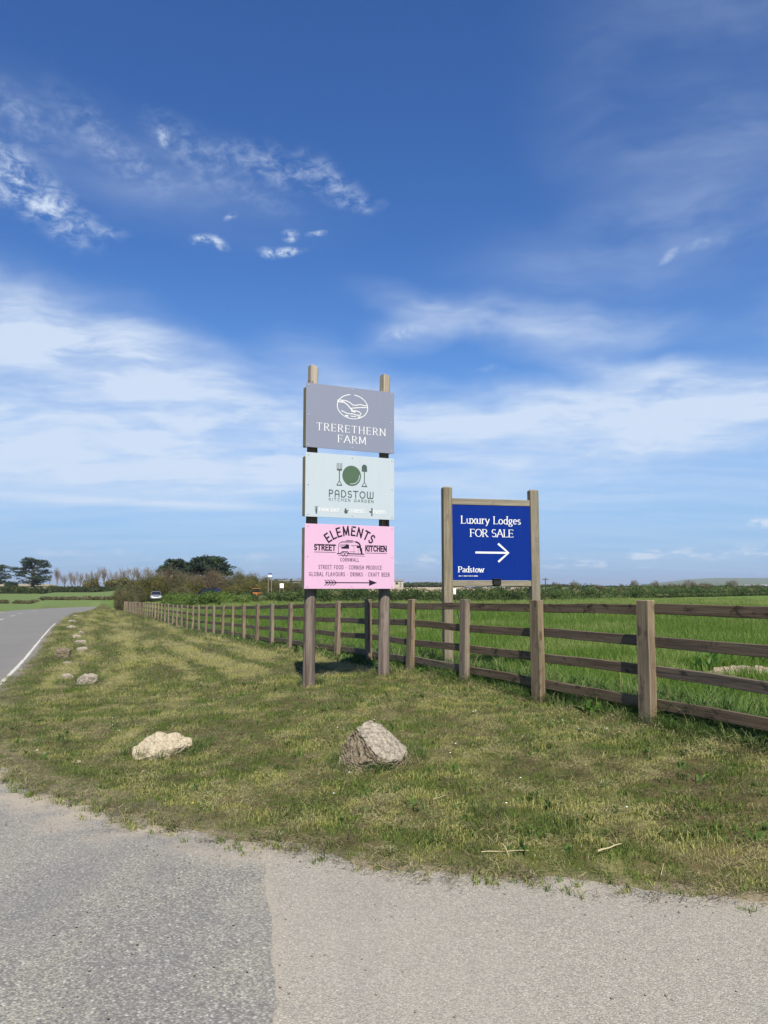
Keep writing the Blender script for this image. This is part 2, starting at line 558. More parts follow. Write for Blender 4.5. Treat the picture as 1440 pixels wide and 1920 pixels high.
def mat_tarmac(name, old):
    m, nt = new_mat(name)
    pos = nt.n('ShaderNodeNewGeometry').outputs['Position']
    big = nt.noise(pos, 0.55, 4, 0.6)
    mid = nt.noise(pos, 2.6, 5, 0.62)
    trk = nt.noise(nt.mapping(pos, rot=(0, 0, R(38)), scl=(1.7, 0.30, 1)), 1.0, 4, 0.6, 0.5)
    chip = nt.voro(pos, 98.0 if old else 135.0, 'F1', 'Color')
    chipd = nt.voro(pos, 98.0 if old else 135.0)
    cs = nt.n('ShaderNodeSeparateColor', ins={0: chip}).outputs[0]
    grit = nt.noise(pos, 260.0, 3, 0.7)
    speck = nt.noise(pos, 75.0, 3, 0.7)
    if old:
        stone = nt.mix(cs, (0.140, 0.137, 0.126), (0.275, 0.263, 0.230))
        dust = nt.mix(grit, (0.255, 0.235, 0.178), (0.40, 0.372, 0.29))
        amt = nt.math('ADD', nt.math('MULTIPLY', trk, 0.55), nt.math('MULTIPLY', mid, 0.45))
        amt = nt.map(nt.math('ADD', amt, nt.math('MULTIPLY', nt.math('SUBTRACT', speck, 0.5), 0.9)), 0.43, 0.70, 0.05, 0.85)
    else:
        stone = nt.mix(cs, (0.19, 0.177, 0.147), (0.39, 0.36, 0.298))
        dust = nt.mix(grit, (0.255, 0.233, 0.182), (0.44, 0.404, 0.325))
        amt = nt.map(nt.math('ADD', nt.math('MULTIPLY', big, 0.7), nt.math('MULTIPLY', speck, 0.5)), 0.45, 0.75, 0.25, 0.8)
    c = nt.mix(amt, stone, dust)
    c = nt.mix(nt.map(chipd, 0.34, 0.62, 0.0, 0.40 if old else 0.32), c, (0.085, 0.082, 0.075))
    cs2 = nt.n('ShaderNodeSeparateColor', ins={0: chip}).outputs[1]
    c = nt.mix(nt.map(cs2, 0.66, 0.80, 0.0, 0.60 if old else 0.45), c, (0.090, 0.090, 0.090) if old else (0.13, 0.125, 0.118))
    c = nt.mix(nt.map(cs2, 0.08, 0.03, 0.0, 0.45), c, (0.48, 0.455, 0.41))
    c = nt.mix(nt.map(big, 0.35, 0.65, 0.0, 0.22), c, (0.22, 0.215, 0.195) if old else (0.29, 0.265, 0.235))
    tyre = nt.noise(nt.mapping(pos, rot=(0, 0, R(62)), scl=(2.6, 0.22, 1)), 1.0, 3, 0.5, 0.8)
    c = nt.mix(nt.map(tyre, 0.54, 0.70, 0.0, 0.30 if old else 0.14), c, (0.15, 0.145, 0.14))
    white = nt.voro(pos, 21.0)
    c = nt.mix(nt.map(white, 0.075, 0.05, 0.0, 0.8), c, (0.5, 0.48, 0.44))
    ed = nt.n('ShaderNodeAttribute', attribute_name='edge').outputs['Fac']
    sand = nt.mix(grit, (0.27, 0.225, 0.165), (0.40, 0.345, 0.27))
    c = nt.mix(nt.math('MULTIPLY', ed, nt.map(mid, 0.33, 0.62)), c, sand)
    rd = nt.n('ShaderNodeAttribute', attribute_name='smooth_road').outputs['Fac']
    c = nt.mix(nt.math('MULTIPLY', rd, 0.75), c, nt.mix(trk, (0.115, 0.111, 0.104), (0.165, 0.159, 0.147)))
    h = nt.math('ADD', nt.math('MULTIPLY', chipd, -0.8), nt.math('MULTIPLY', grit, 0.4))
    finish(nt, c, 0.9, h, 0.006, 0.75, 0.25)
    return m


def mat_wood(name, light, dark, stain=(0.02, 0.017, 0.014), stain_amt=0.5, axis=2, green=0.0, scale=1.0):
    m, nt = new_mat(name)
    tc = nt.n('ShaderNodeTexCoord').outputs['Object']
    rnd = nt.n('ShaderNodeObjectInfo').outputs['Random']
    off = nt.n('ShaderNodeCombineXYZ', ins={0: nt.math('MULTIPLY', rnd, 37.0), 1: nt.math('MULTIPLY', rnd, 91.0), 2: nt.math('MULTIPLY', rnd, 53.0)}).outputs[0]
    co = nt.vmath('ADD', tc, off)
    s = [28 * scale] * 3
    s[axis] = 1.3 * scale
    grain = nt.noise(nt.mapping(co, scl=tuple(s)), 1.0, 6, 0.65, 0.5)
    s2 = [110 * scale] * 3
    s2[axis] = 3.5 * scale
    fine = nt.noise(nt.mapping(co, scl=tuple(s2)), 1.0, 4, 0.6)
    s3 = [7.0] * 3
    s3[axis] = 5.0
    blot = nt.noise(nt.mapping(co, scl=tuple(s3)), 1.0, 5, 0.7)
    c = nt.mix(nt.map(grain, 0.32, 0.68), dark, light)
    c = nt.mix(nt.map(fine, 0.50, 0.75, 0.0, 0.55), c, dark)
    c = nt.mix(nt.map(blot, 0.53, 0.68, 0.0, stain_amt), c, stain)
    if green > 0:
        c = nt.mix(nt.map(nt.noise(co, 4.0, 4, 0.6), 0.45, 0.7, 0.0, green), c, (0.12, 0.125, 0.06))
    s4 = [42.0] * 3
    s4[axis] = 0.9
    crack = nt.noise(nt.mapping(co, scl=tuple(s4)), 1.0, 3, 0.5, 0.3)
    c = nt.mix(nt.map(crack, 0.66, 0.70, 0.0, 0.85), c, tuple(x * 0.22 for x in dark))
    s5 = [6.5] * 3
    s5[axis] = 2.2
    knot = nt.voro(nt.mapping(co, scl=tuple(s5)), 1.0)
    c = nt.mix(nt.map(knot, 0.16, 0.09, 0.0, 0.8), c, tuple(x * 0.35 for x in dark))
    c = nt.mix(nt.map(rnd, 0.0, 1.0, 0.0, 0.38, False), c, dark)
    grey = nt.math('FRACT', nt.math('MULTIPLY', rnd, 7.31))
    c = nt.mix(nt.map(grey, 0.3, 1.0, 0.0, 0.22, False), c, tuple((light[0] + light[1]) * 0.42 for _ in range(3)))
    finish(nt, c, 0.85, nt.math('ADD', grain, nt.math('MULTIPLY', fine, 0.5)), 0.006, 0.7, 0.2)
    return m


def mat_paint(name, col, rough=0.45, spec=0.4):
    m, nt = new_mat(name)
    pos = nt.n('ShaderNodeTexCoord').outputs['Object']
    d = nt.noise(pos, 3.0, 6, 0.65)
    str_ = nt.noise(nt.mapping(pos, scl=(18, 18, 0.8)), 1.0, 4, 0.6)
    c = nt.mix(nt.map(d, 0.45, 0.8, 0.0, 0.10), col, tuple(x * 0.72 for x in col))
    c = nt.mix(nt.map(str_, 0.50, 0.78, 0.0, 0.22), c, tuple(x * 0.7 + 0.02 for x in col))
    finish(nt, c, nt.map(d, 0.3, 0.7, rough, rough + 0.15), None, spec=spec)
    return m


def mat_flat(name, col, rough=0.6, spec=0.3, metallic=0.0):
    m, nt = new_mat(name)
    pos = nt.n('ShaderNodeTexCoord').outputs['Object']
    d = nt.noise(pos, 9.0, 5, 0.65)
    c = nt.mix(nt.map(d, 0.35, 0.75, 0.0, 0.35), col, tuple(x * 0.7 for x in col))
    finish(nt, c, rough, None, spec=spec, metallic=metallic)
    return m


def mat_foliage(name, a, b, c3, scale=1.0, transl=0.3, rough=0.75):
    m, nt = new_mat(name)
    pos = nt.n('ShaderNodeNewGeometry').outputs['Position']
    isl = nt.n('ShaderNodeNewGeometry').outputs['Random Per Island']
    n = nt.noise(pos, scale, 4, 0.6)
    c = nt.mix(nt.map(n, 0.35, 0.65), a, b)
    c = nt.mix(nt.map(isl, 0.6, 1.0, 0.0, 0.8), c, c3)
    c = nt.mix(nt.map(isl, 0.25, 0.0, 0.0, 0.5), c, tuple(x * 0.6 for x in a))
    finish(nt, c, rough, None, spec=0.2, translucent=transl)
    return m


def mat_blade(name, dark, mid, dry, transl=0.35):
    m, nt = new_mat(name)
    t = nt.n('ShaderNodeAttribute', attribute_type='INSTANCER', attribute_name='tint').outputs['Fac']
    isl = nt.n('ShaderNodeNewGeometry').outputs['Random Per Island']
    c = nt.mix(isl, dark, mid)
    k = nt.math('ADD', nt.math('MULTIPLY', t, 1.0), nt.math('MULTIPLY', nt.math('SUBTRACT', isl, 0.5), 0.55))
    c = nt.mix(nt.map(k, 0.40, 0.85), c, dry)
    finish(nt, c, 0.6, None, spec=0.25, translucent=transl)
    return m


def mat_rock(name, pale, grey, darkc, crust=(0.30, 0.27, 0.15), scl=1.0):
    m, nt = new_mat(name)
    tc = nt.n('ShaderNodeTexCoord').outputs['Object']
    n1 = nt.noise(tc, 7 * scl, 6, 0.65)
    n2 = nt.noise(tc, 38 * scl, 6, 0.7)
    n3 = nt.noise(tc, 16 * scl, 5, 0.7, 0.8)
    c = nt.mix(nt.map(n2, 0.35, 0.66), grey, pale)
    c = nt.mix(nt.map(n3, 0.56, 0.68, 0.0, 0.85), c, darkc)
    c = nt.mix(nt.map(n1, 0.58, 0.70, 0.0, 0.55), c, crust)
    pit = nt.voro(tc, 55 * scl)
    finish(nt, c, 0.95, nt.math('ADD', nt.math('MULTIPLY', n2, 1.0), nt.math('MULTIPLY', pit, 0.7)), 0.014, 1.0, 0.15)
    return m


M = {}
M['ground'] = mat_ground()
M['tar_old'] = mat_tarmac('old_tarmac', True)
M['tar_new'] = mat_tarmac('pale_tarmac', False)
M['line'] = mat_flat('worn_white_road_paint', (0.46, 0.44, 0.39), 0.8)
M['post'] = mat_wood('weathered_fence_post', (0.265, 0.205, 0.132), (0.105, 0.078, 0.050), (0.045, 0.034, 0.022), 0.75, 2, 0.25)
M['rail'] = mat_wood('weathered_fence_rail', (0.165, 0.122, 0.078), (0.070, 0.050, 0.032), (0.012, 0.009, 0.007), 0.95, 0, 0.12)
M['pole'] = mat_wood('grey_round_timber', (0.215, 0.175, 0.142), (0.060, 0.044, 0.035), (0.06, 0.045, 0.04), 0.6, 2, 0.05, 0.7)
M['poletop'] = mat_wood('bleached_timber', (0.40, 0.345, 0.265), (0.22, 0.18, 0.13), (0.14, 0.11, 0.08), 0.5, 2)
M['board'] = mat_wood('green_tinted_timber', (0.27, 0.23, 0.135), (0.15, 0.125, 0.07), (0.10, 0.085, 0.05), 0.4, 2, 0.3)
M['frame'] = mat_wood('treated_square_timber', (0.245, 0.205, 0.14), (0.12, 0.10, 0.068), (0.09, 0.075, 0.05), 0.4, 2, 0.25)
M['framex'] = mat_wood('treated_cross_timber', (0.27, 0.23, 0.155), (0.14, 0.115, 0.078), (0.12, 0.10, 0.06), 0.5, 0, 0.3)
M['grey_panel'] = mat_paint('grey_lilac_panel', (0.178, 0.193, 0.250))
M['mint_panel'] = mat_paint('pale_mint_panel', (0.365, 0.415, 0.44))
M['pink_panel'] = mat_paint('pale_pink_panel', (0.53, 0.33, 0.45))
M['blue_panel'] = mat_paint('royal_blue_panel', (0.0025, 0.020, 0.165), 0.6, 0.06)
M['print_white'] = mat_flat('white_print', (0.62, 0.62, 0.61), 0.5)
M['print_green'] = mat_flat('green_print', (0.062, 0.105, 0.062), 0.5)
M['print_slate'] = mat_flat('slate_print', (0.055, 0.078, 0.068), 0.5)
M['print_ink'] = mat_flat('dark_plum_print', (0.012, 0.007, 0.015), 0.5)
M['steel'] = mat_flat('zinc_screw', (0.55, 0.56, 0.58), 0.35, 0.5, 0.6)
M['black'] = mat_flat('black_plastic', (0.012, 0.012, 0.014), 0.5)
M['white_plastic'] = mat_flat('white_plastic', (0.8, 0.8, 0.78), 0.5)
M['rock_grey'] = mat_rock('lichen_grey_rock', (0.36, 0.315, 0.245), (0.15, 0.132, 0.105), (0.05, 0.042, 0.032))
M['rock_broken'] = mat_rock('broken_rock_side', (0.23, 0.19, 0.13), (0.085, 0.070, 0.050), (0.016, 0.013, 0.009), (0.18, 0.145, 0.07))
M['rock_pale'] = mat_rock('cream_quartz_rock', (0.43, 0.375, 0.27), (0.28, 0.23, 0.155), (0.10, 0.07, 0.04), (0.37, 0.27, 0.135))
M['rock_tan'] = mat_rock('tan_slab_rock', (0.34, 0.30, 0.24), (0.22, 0.19, 0.15), (0.10, 0.085, 0.065))
M['rock_dark'] = mat_rock('brown_slate_rock', (0.21, 0.17, 0.115), (0.11, 0.09, 0.06), (0.025, 0.02, 0.014))
M['verge_blade'] = mat_blade('verge_grass', (0.030, 0.060, 0.009), (0.150, 0.215, 0.040), (0.33, 0.32, 0.105))
M['dry_blade'] = mat_blade('grass_clippings', (0.050, 0.046, 0.022), (0.155, 0.135, 0.068), (0.36, 0.32, 0.16), 0.2)
M['crop_blade'] = mat_blade('crop_grass', (0.058, 0.112, 0.014), (0.150, 0.245, 0.038), (0.25, 0.30, 0.085), 0.45)
M['rank_blade'] = mat_blade('rank_grass', (0.032, 0.075, 0.012), (0.095, 0.165, 0.035), (0.28, 0.26, 0.12), 0.35)
M['hedge'] = mat_foliage('hedge_leaves', (0.028, 0.055, 0.012), (0.055, 0.092, 0.020), (0.125, 0.125, 0.055), 0.22)
M['hedge_w'] = mat_foliage('bank_hedge_leaves', (0.028, 0.042, 0.010), (0.050, 0.068, 0.017), (0.085, 0.095, 0.035), 0.25)
M['bramble'] = mat_foliage('bramble_leaves', (0.040, 0.075, 0.012), (0.095, 0.155, 0.022), (0.15, 0.17, 0.06), 0.4)
M['thorn'] = mat_foliage('thorn_twigs', (0.064, 0.064, 0.024), (0.112, 0.106, 0.042), (0.18, 0.16, 0.08), 0.4, 0.15)
M['thorn_red'] = mat_foliage('reddish_twigs', (0.078, 0.060, 0.034), (0.13, 0.100, 0.057), (0.19, 0.15, 0.09), 0.4, 0.15)
M['gorse'] = mat_foliage('olive_leaves', (0.060, 0.062, 0.015), (0.115, 0.105, 0.025), (0.17, 0.145, 0.05), 0.4, 0.2)
M['scrub'] = mat_foliage('brown_scrub', (0.072, 0.070, 0.030), (0.12, 0.105, 0.050), (0.19, 0.16, 0.09), 0.4, 0.15)
M['pine'] = mat_foliage('pine_needles', (0.014, 0.030, 0.016), (0.026, 0.046, 0.020), (0.050, 0.068, 0.026), 0.5, 0.1)
M['weed'] = mat_foliage('broad_leaves', (0.045, 0.105, 0.018), (0.085, 0.17, 0.03), (0.17, 0.25, 0.07), 3.0, 0.35, 0.5)
M['bark'] = mat_flat('dark_bark', (0.055, 0.045, 0.035), 0.95)
M['bare'] = mat_flat('bare_branch_bark', (0.19, 0.17, 0.145), 0.95)
M['stick'] = mat_flat('dry_stick', (0.36, 0.30, 0.17), 0.9)
M['soil'] = mat_rock('dry_soil_clods', (0.33, 0.265, 0.20), (0.20, 0.155, 0.115), (0.08, 0.06, 0.042), (0.27, 0.21, 0.155), 0.8)
M['wire'] = mat_flat('galvanised_wire', (0.34, 0.34, 0.32), 0.5, 0.5, 0.3)
M['glass'] = mat_flat('dark_glass', (0.012, 0.014, 0.018), 0.08, 0.6)
M['silver'] = mat_flat('silver_paint', (0.20, 0.205, 0.215), 0.35, 0.4, 0.3)
M['navy'] = mat_flat('navy_paint', (0.004, 0.005, 0.016), 0.6, 0.15)
M['orange'] = mat_flat('orange_paint', (0.50, 0.16, 0.045), 0.5)
M['rubber'] = mat_flat('black_rubber', (0.015, 0.015, 0.015), 0.9)
M['render'] = mat_flat('cream_wall', (0.36, 0.325, 0.25), 0.9)
M['slate'] = mat_flat('slate_roof', (0.17, 0.165, 0.16), 0.8)
M['concrete'] = mat_flat('yard_concrete', (0.36, 0.345, 0.32), 0.9)
M['lamp'] = mat_flat('lamp_lens', (0.7, 0.7, 0.68), 0.2)
M['petal'] = mat_flat('white_petal', (0.78, 0.78, 0.72), 0.7)
M['petal_yellow'] = mat_flat('yellow_petal', (0.65, 0.48, 0.03), 0.7)


# ------------------------------------------------------------------ ground sheet
def polar(rs, ths):
    r, t = np.meshgrid(rs, ths, indexing='ij')
    return r * np.sin(t), r * np.cos(t)


def grid_quads(n, m):
    i, j = np.meshgrid(np.arange(n - 1), np.arange(m - 1), indexing='ij')
    a = i * m + j
    return np.stack([a, a + 1, a + m + 1, a + m], axis=-1).reshape(-1, 4)


def build_ground():
    th = np.concatenate([np.linspace(-math.pi, R(-52), 60)[:-1], np.linspace(R(-52), R(52), 420), np.linspace(R(52), math.pi, 60)[1:]])
    rs = np.concatenate([np.geomspace(0.4, 60, 430), np.geomspace(60, 400, 120)[1:], np.geomspace(400, 9000, 60)[1:]])
    x, y = polar(rs, th)
    m = masks(x, y)
    st, sf, sw = m
    z = ground_z(x, y)
    z = np.where(y < 0, np.minimum(z, CZ - 1.2), z)
    verge = np.where((sf < 0.35) & (sw < 0), 1.0, 0.0) * sstep(140, 100, y)
    field = sstep(0.0, 0.5, sf) * sstep(150, 135, y)
    dirt = np.maximum(sstep(0.13, 0.0, st), sstep(0.5, 0.0, st) * sstep(-0.6, -1.8, x)) * sstep(160, 60, y)
    u = x / np.maximum(y, 1e-3)
    tan = ((u > -0.02) & (u < 0.20) & (y > 165) & (y < 420)) * 1.0
    tan = np.maximum(tan, ((u < -0.24) & (y > 228) & (y < 300)) * 0.8)
    farm = sstep(420, 900, y)
    za = np.stack([verge, field, dirt], -1).reshape(-1, 3)
    zb = np.stack([tan, farm, np.zeros_like(tan)], -1).reshape(-1, 3)
    V = np.stack([x, y, z], -1).reshape(-1, 3)
    me = np_mesh('ground', V, grid_quads(len(rs), len(th)), M['ground'], True, {'zone': za, 'zone_b': zb})
    tag(obj('ground', me), 'mown grass verge and fields rolling away to the hedges', kind='structure')

    # tarmac: the main road with the mouth of the side road
    th2 = np.concatenate([np.linspace(-math.pi, R(-55), 50)[:-1], np.linspace(R(-55), R(40), 300), np.linspace(R(40), math.pi, 50)[1:]])
    rs2 = np.concatenate([[0.02], np.geomspace(0.4, 170, 330)])
    x, y = polar(rs2, th2)
    st = poly_sdist(x, y, TARMAC)
    z = road_z(x, y) - 0.0 + 0.002
    V = np.stack([x, y, z], -1).reshape(-1, 3)
    Q = grid_quads(len(rs2), len(th2))
    keep = (st.reshape(-1)[Q] < 0.3).any(axis=1) & (V[Q][:, :, 1].min(axis=1) > -19)
    Q = Q[keep]
    used, inv = np.unique(Q, return_inverse=True)
    Qn = inv.reshape(Q.shape)
    stf = st.reshape(-1)[used]
    xs, ys = V[used, 0], V[used, 1]
    edge = sstep(-0.45, -0.02, stf) * sstep(60, 30, ys)
    edge = np.maximum(edge, 0.7 * sstep(-0.7, -0.1, stf) * sstep(-1.0, -2.2, xs) * sstep(9.5, 7.0, ys))
    smooth = sstep(8.0, 12.0, ys - xs * 0.2)
    me = np_mesh('road', V[used], Qn, M['tar_old'], True, {'edge': edge, 'smooth_road': smooth})
    tag(obj('road', me), kind='structure')
    # newer paler surfacing of the side road, a sheet 5 mm above
    sx0, sy0, sx1, sy1 = -0.655, 4.405, -0.366, 2.734
    def right_of(x, y):
        w = (fbm(y * 2.0, y * 0 + 3.3, 31, 4) - 0.5) * 0.06 + (fbm(y * 14.0, y * 0 + 7.3, 33, 3) - 0.5) * 0.02
        return (x - (sx0 + (y - sy0) * (sx1 - sx0) / (sy1 - sy0))) + w
    ys = np.linspace(-12, 5.2, 400)
    us = np.concatenate([np.linspace(0, 1, 12) ** 2 * 0.4, np.linspace(0.4, 16, 60)[1:]])
    yg, ug = np.meshgrid(ys, us, indexing='ij')
    xl = sx0 + (yg - sy0) * (sx1 - sx0) / (sy1 - sy0) + (fbm(yg * 2.0, yg * 0 + 3.3, 31, 4) - 0.5) * 0.06 + (fbm(yg * 14.0, yg * 0 + 7.3, 33, 3) - 0.5) * 0.03
    xg = xl + ug
    st = poly_sdist(xg, yg, TARMAC)
    zg = road_z(xg, yg) + 0.006 - 0.004 * (ug <= 0)
    V = np.stack([xg, yg, zg], -1).reshape(-1, 3)
    Q = grid_quads(len(ys), len(us))
    Q = Q[(st.reshape(-1)[Q] < 0.35).any(axis=1)]
    used, inv = np.unique(Q, return_inverse=True)
    stf = st.reshape(-1)[used]
    edge = sstep(-0.25, 0.0, stf) * 0.25
    edge = np.maximum(edge, 0.55 * sstep(0.07, 0.0, ug.reshape(-1)[used]))
    me = np_mesh('side_road', V[used], inv.reshape(Q.shape), M['tar_new'], True, {'edge': edge, 'smooth_road': edge * 0})
    tag(obj('side_road', me), kind='structure')


build_ground()


def strip(name, pts, w, gap_fn=None, lift=0.006):
    """flat painted strip along a polyline on the road"""
    P = np.array(pts, dtype=float)
    seg = np.linalg.norm(np.diff(P, axis=0), axis=1)
    s = np.concatenate([[0], np.cumsum(seg)])
    n = max(2, int(s[-1] / 0.25))
    q = np.linspace(0, s[-1], n)
    x, y = np.interp(q, s, P[:, 0]), np.interp(q, s, P[:, 1])
    T = np.stack([np.gradient(x), np.gradient(y)], -1)
    T /= np.linalg.norm(T, axis=1, keepdims=True)
    N = np.stack([-T[:, 1], T[:, 0]], -1)
    jl = (fbm(q * 2.3, q * 0, 3) - 0.5) * w * 0.5
    jr = (fbm(q * 2.3, q * 0 + 9, 4) - 0.5) * w * 0.5
    A = np.stack([x, y], -1) + N * (w / 2 + jl)[:, None]
    B = np.stack([x, y], -1) - N * (w / 2 + jr)[:, None]
    V = np.zeros((2 * n, 3))
    V[0::2, :2], V[1::2, :2] = A, B
    V[:, 2] = road_z(V[:, 0], V[:, 1]) + lift
    i = np.arange(n - 1) * 2
    Q = np.stack([i, i + 1, i + 3, i + 2], -1)
    if gap_fn is not None:
        Q = Q[gap_fn(q[:-1])]
    return tag(obj(name, np_mesh(name, V, Q, M['line'])), kind='structure')


def build_markings():
    off = 0.15
    P = np.array(ROAD_NEAR[3:12])
    T = np.gradient(P, axis=0)
    T /= np.linalg.norm(T, axis=1, keepdims=True)
    N = np.stack([-T[:, 1], T[:, 0]], -1)
    E = P + N * off
    strip('road_edge_line', E, 0.07, lambda q: (fbm(q * 1.7, q * 0 + 2, 8, 3) > 0.25) & (q < 40))
    # centre dashes
    for (x0, y0), (x1, y1) in [((-28.4, 57.2), (-30.2, 61.6)), ((-34.9, 72.5), (-36.6, 77.0)), ((-41.5, 88), (-43.1, 92.5)), ((-17.5, 31), (-19.2, 35)), ((-22.7, 44), (-24.4, 48.2)), ((-47, 103), (-48, 107))]:
        strip('road_centre_dash', [(x0, y0), (x1, y1)], 0.16)
    # far edge line
    strip('road_far_edge_line', [(-50.0, 102), (-40, 76.6), (-25, 39)], 0.14)


build_markings()


# ------------------------------------------------------------------ stroke lettering
def arc(cx, cy, rx, ry, a0, a1, n=9):
    return [(cx + rx * math.cos(R(a0 + (a1 - a0) * i / n)), cy + ry * math.sin(R(a0 + (a1 - a0) * i / n))) for i in range(n + 1)]


GL = {
    'A': (0.78, [[(0, 0), (0.39, 1)], [(0.39, 1), (0.78, 0)], [(0.15, 0.35), (0.63, 0.35)]]),
    'B': (0.60, [[(0.06, 0), (0.06, 1)], [(0.06, 1)] + arc(0.30, 0.77, 0.24, 0.23, 90, -90) + [(0.06, 0.54)], [(0.06, 0.54)] + arc(0.30, 0.27, 0.28, 0.27, 90, -90) + [(0.06, 0)]]),
    'C': (0.72, [arc(0.42, 0.5, 0.38, 0.5, 48, 312, 14)]),
    'D': (0.72, [[(0.06, 0), (0.06, 1)], [(0.06, 1)] + arc(0.26, 0.5, 0.42, 0.5, 90, -90, 12) + [(0.06, 0)]]),
    'E': (0.58, [[(0.06, 0), (0.06, 1)], [(0.06, 1), (0.56, 1)], [(0.06, 0.52), (0.48, 0.52)], [(0.06, 0), (0.58, 0)]]),
    'F': (0.54, [[(0.06, 0), (0.06, 1)], [(0.06, 1), (0.54, 1)], [(0.06, 0.52), (0.46, 0.52)]]),
    'G': (0.76, [arc(0.42, 0.5, 0.38, 0.5, 48, 350, 14), [(0.48, 0.45), (0.78, 0.45)]]),
    'H': (0.74, [[(0.06, 0), (0.06, 1)], [(0.68, 0), (0.68, 1)], [(0.06, 0.52), (0.68, 0.52)]]),
    'I': (0.14, [[(0.07, 0), (0.07, 1)]]),
    'K': (0.66, [[(0.06, 0), (0.06, 1)], [(0.62, 1), (0.08, 0.45)], [(0.24, 0.60), (0.66, 0)]]),
    'L': (0.54, [[(0.06, 0), (0.06, 1)], [(0.06, 0), (0.54, 0)]]),
    'M': (0.90, [[(0.08, 0), (0.10, 1)], [(0.10, 1), (0.45, 0.12)], [(0.45, 0.12), (0.80, 1)], [(0.80, 1), (0.84, 0)]]),
    'N': (0.76, [[(0.06, 0), (0.06, 1)], [(0.06, 1), (0.70, 0)], [(0.70, 0), (0.70, 1)]]),
    'O': (0.82, [arc(0.41, 0.5, 0.38, 0.5, 0, 360, 20)]),
    'P': (0.58, [[(0.06, 0), (0.06, 1)], [(0.06, 1)] + arc(0.28, 0.73, 0.27, 0.27, 90, -90) + [(0.06, 0.46)]]),
    'R': (0.64, [[(0.06, 0), (0.06, 1)], [(0.06, 1)] + arc(0.28, 0.75, 0.26, 0.25, 90, -90) + [(0.06, 0.50)], [(0.28, 0.50), (0.64, 0)]]),
    'S': (0.56, [arc(0.28, 0.745, 0.235, 0.255, 35, 250, 10) + arc(0.28, 0.255, 0.25, 0.255, 70, -150, 10)]),
    'T': (0.66, [[(0.33, 0), (0.33, 1)], [(0, 1), (0.66, 1)]]),
    'U': (0.70, [[(0.06, 1), (0.06, 0.34)] + arc(0.35, 0.32, 0.29, 0.32, 180, 360) + [(0.64, 0.34), (0.64, 1)]]),
    'V': (0.74, [[(0, 1), (0.37, 0)], [(0.37, 0), (0.74, 1)]]),
    'W': (1.06, [[(0, 1), (0.27, 0)], [(0.27, 0), (0.53, 1)], [(0.53, 1), (0.79, 0)], [(0.79, 0), (1.06, 1)]]),
    'a': (0.50, [arc(0.24, 0.48, 0.17, 0.18, 150, 0, 7) + [(0.41, 0.10), (0.48, 0.0)], arc(0.23, 0.17, 0.18, 0.17, 60, 320, 10), [(0.41, 0.34), (0.24, 0.33)]]),
    'd': (0.54, [arc(0.26, 0.32, 0.21, 0.32, 20, 340, 12), [(0.46, 0.0), (0.46, 1.05)]]),
    'e': (0.48, [[(0.08, 0.36), (0.43, 0.36)] + arc(0.25, 0.34, 0.19, 0.32, 5, 320, 12)]),
    'g': (0.50, [arc(0.24, 0.43, 0.17, 0.22, 0, 360, 12), [(0.36, 0.60), (0.50, 0.64)], [(0.14, 0.24), (0.12, 0.12), (0.36, 0.04)], arc(0.25, -0.14, 0.21, 0.16, 50, 410, 12)]),
    'o': (0.54, [arc(0.27, 0.32, 0.23, 0.33, 0, 360, 14)]),
    'r': (0.38, [[(0.10, 0), (0.10, 0.66)], [(0.10, 0.42)] + arc(0.27, 0.46, 0.14, 0.19, 160, 50, 5)]),
    's': (0.40, [arc(0.20, 0.49, 0.14, 0.165, 30, 250, 8) + arc(0.20, 0.165, 0.155, 0.165, 70, -150, 8)]),
    't': (0.36, [[(0.15, 0.86), (0.15, 0.15), (0.20, 0.02), (0.33, 0.05)], [(0.02, 0.63), (0.32, 0.63)]]),
    'u': (0.56, [[(0.10, 0.66), (0.10, 0.20)] + arc(0.26, 0.20, 0.16, 0.19, 180, 320, 6), [(0.46, 0.0), (0.46, 0.66)]]),
    'w': (0.78, [[(0.02, 0.66), (0.21, 0)], [(0.21, 0), (0.39, 0.62)], [(0.39, 0.62), (0.57, 0)], [(0.57, 0), (0.76, 0.66)]]),
    'x': (0.52, [[(0.03, 0.66), (0.49, 0)], [(0.49, 0.66), (0.03, 0)]]),
    'y': (0.52, [[(0.03, 0.66), (0.27, 0.02)], [(0.50, 0.66), (0.27, 0.02), (0.16, -0.26), (0.04, -0.27)]]),
    '.': (0.30, [[(0.12, 0.42), (0.18, 0.42)]]),
    '&': (0.5, [[(0.1, 0.5), (0.4, 0.5)]]),
    ' ': (0.36, []),
}


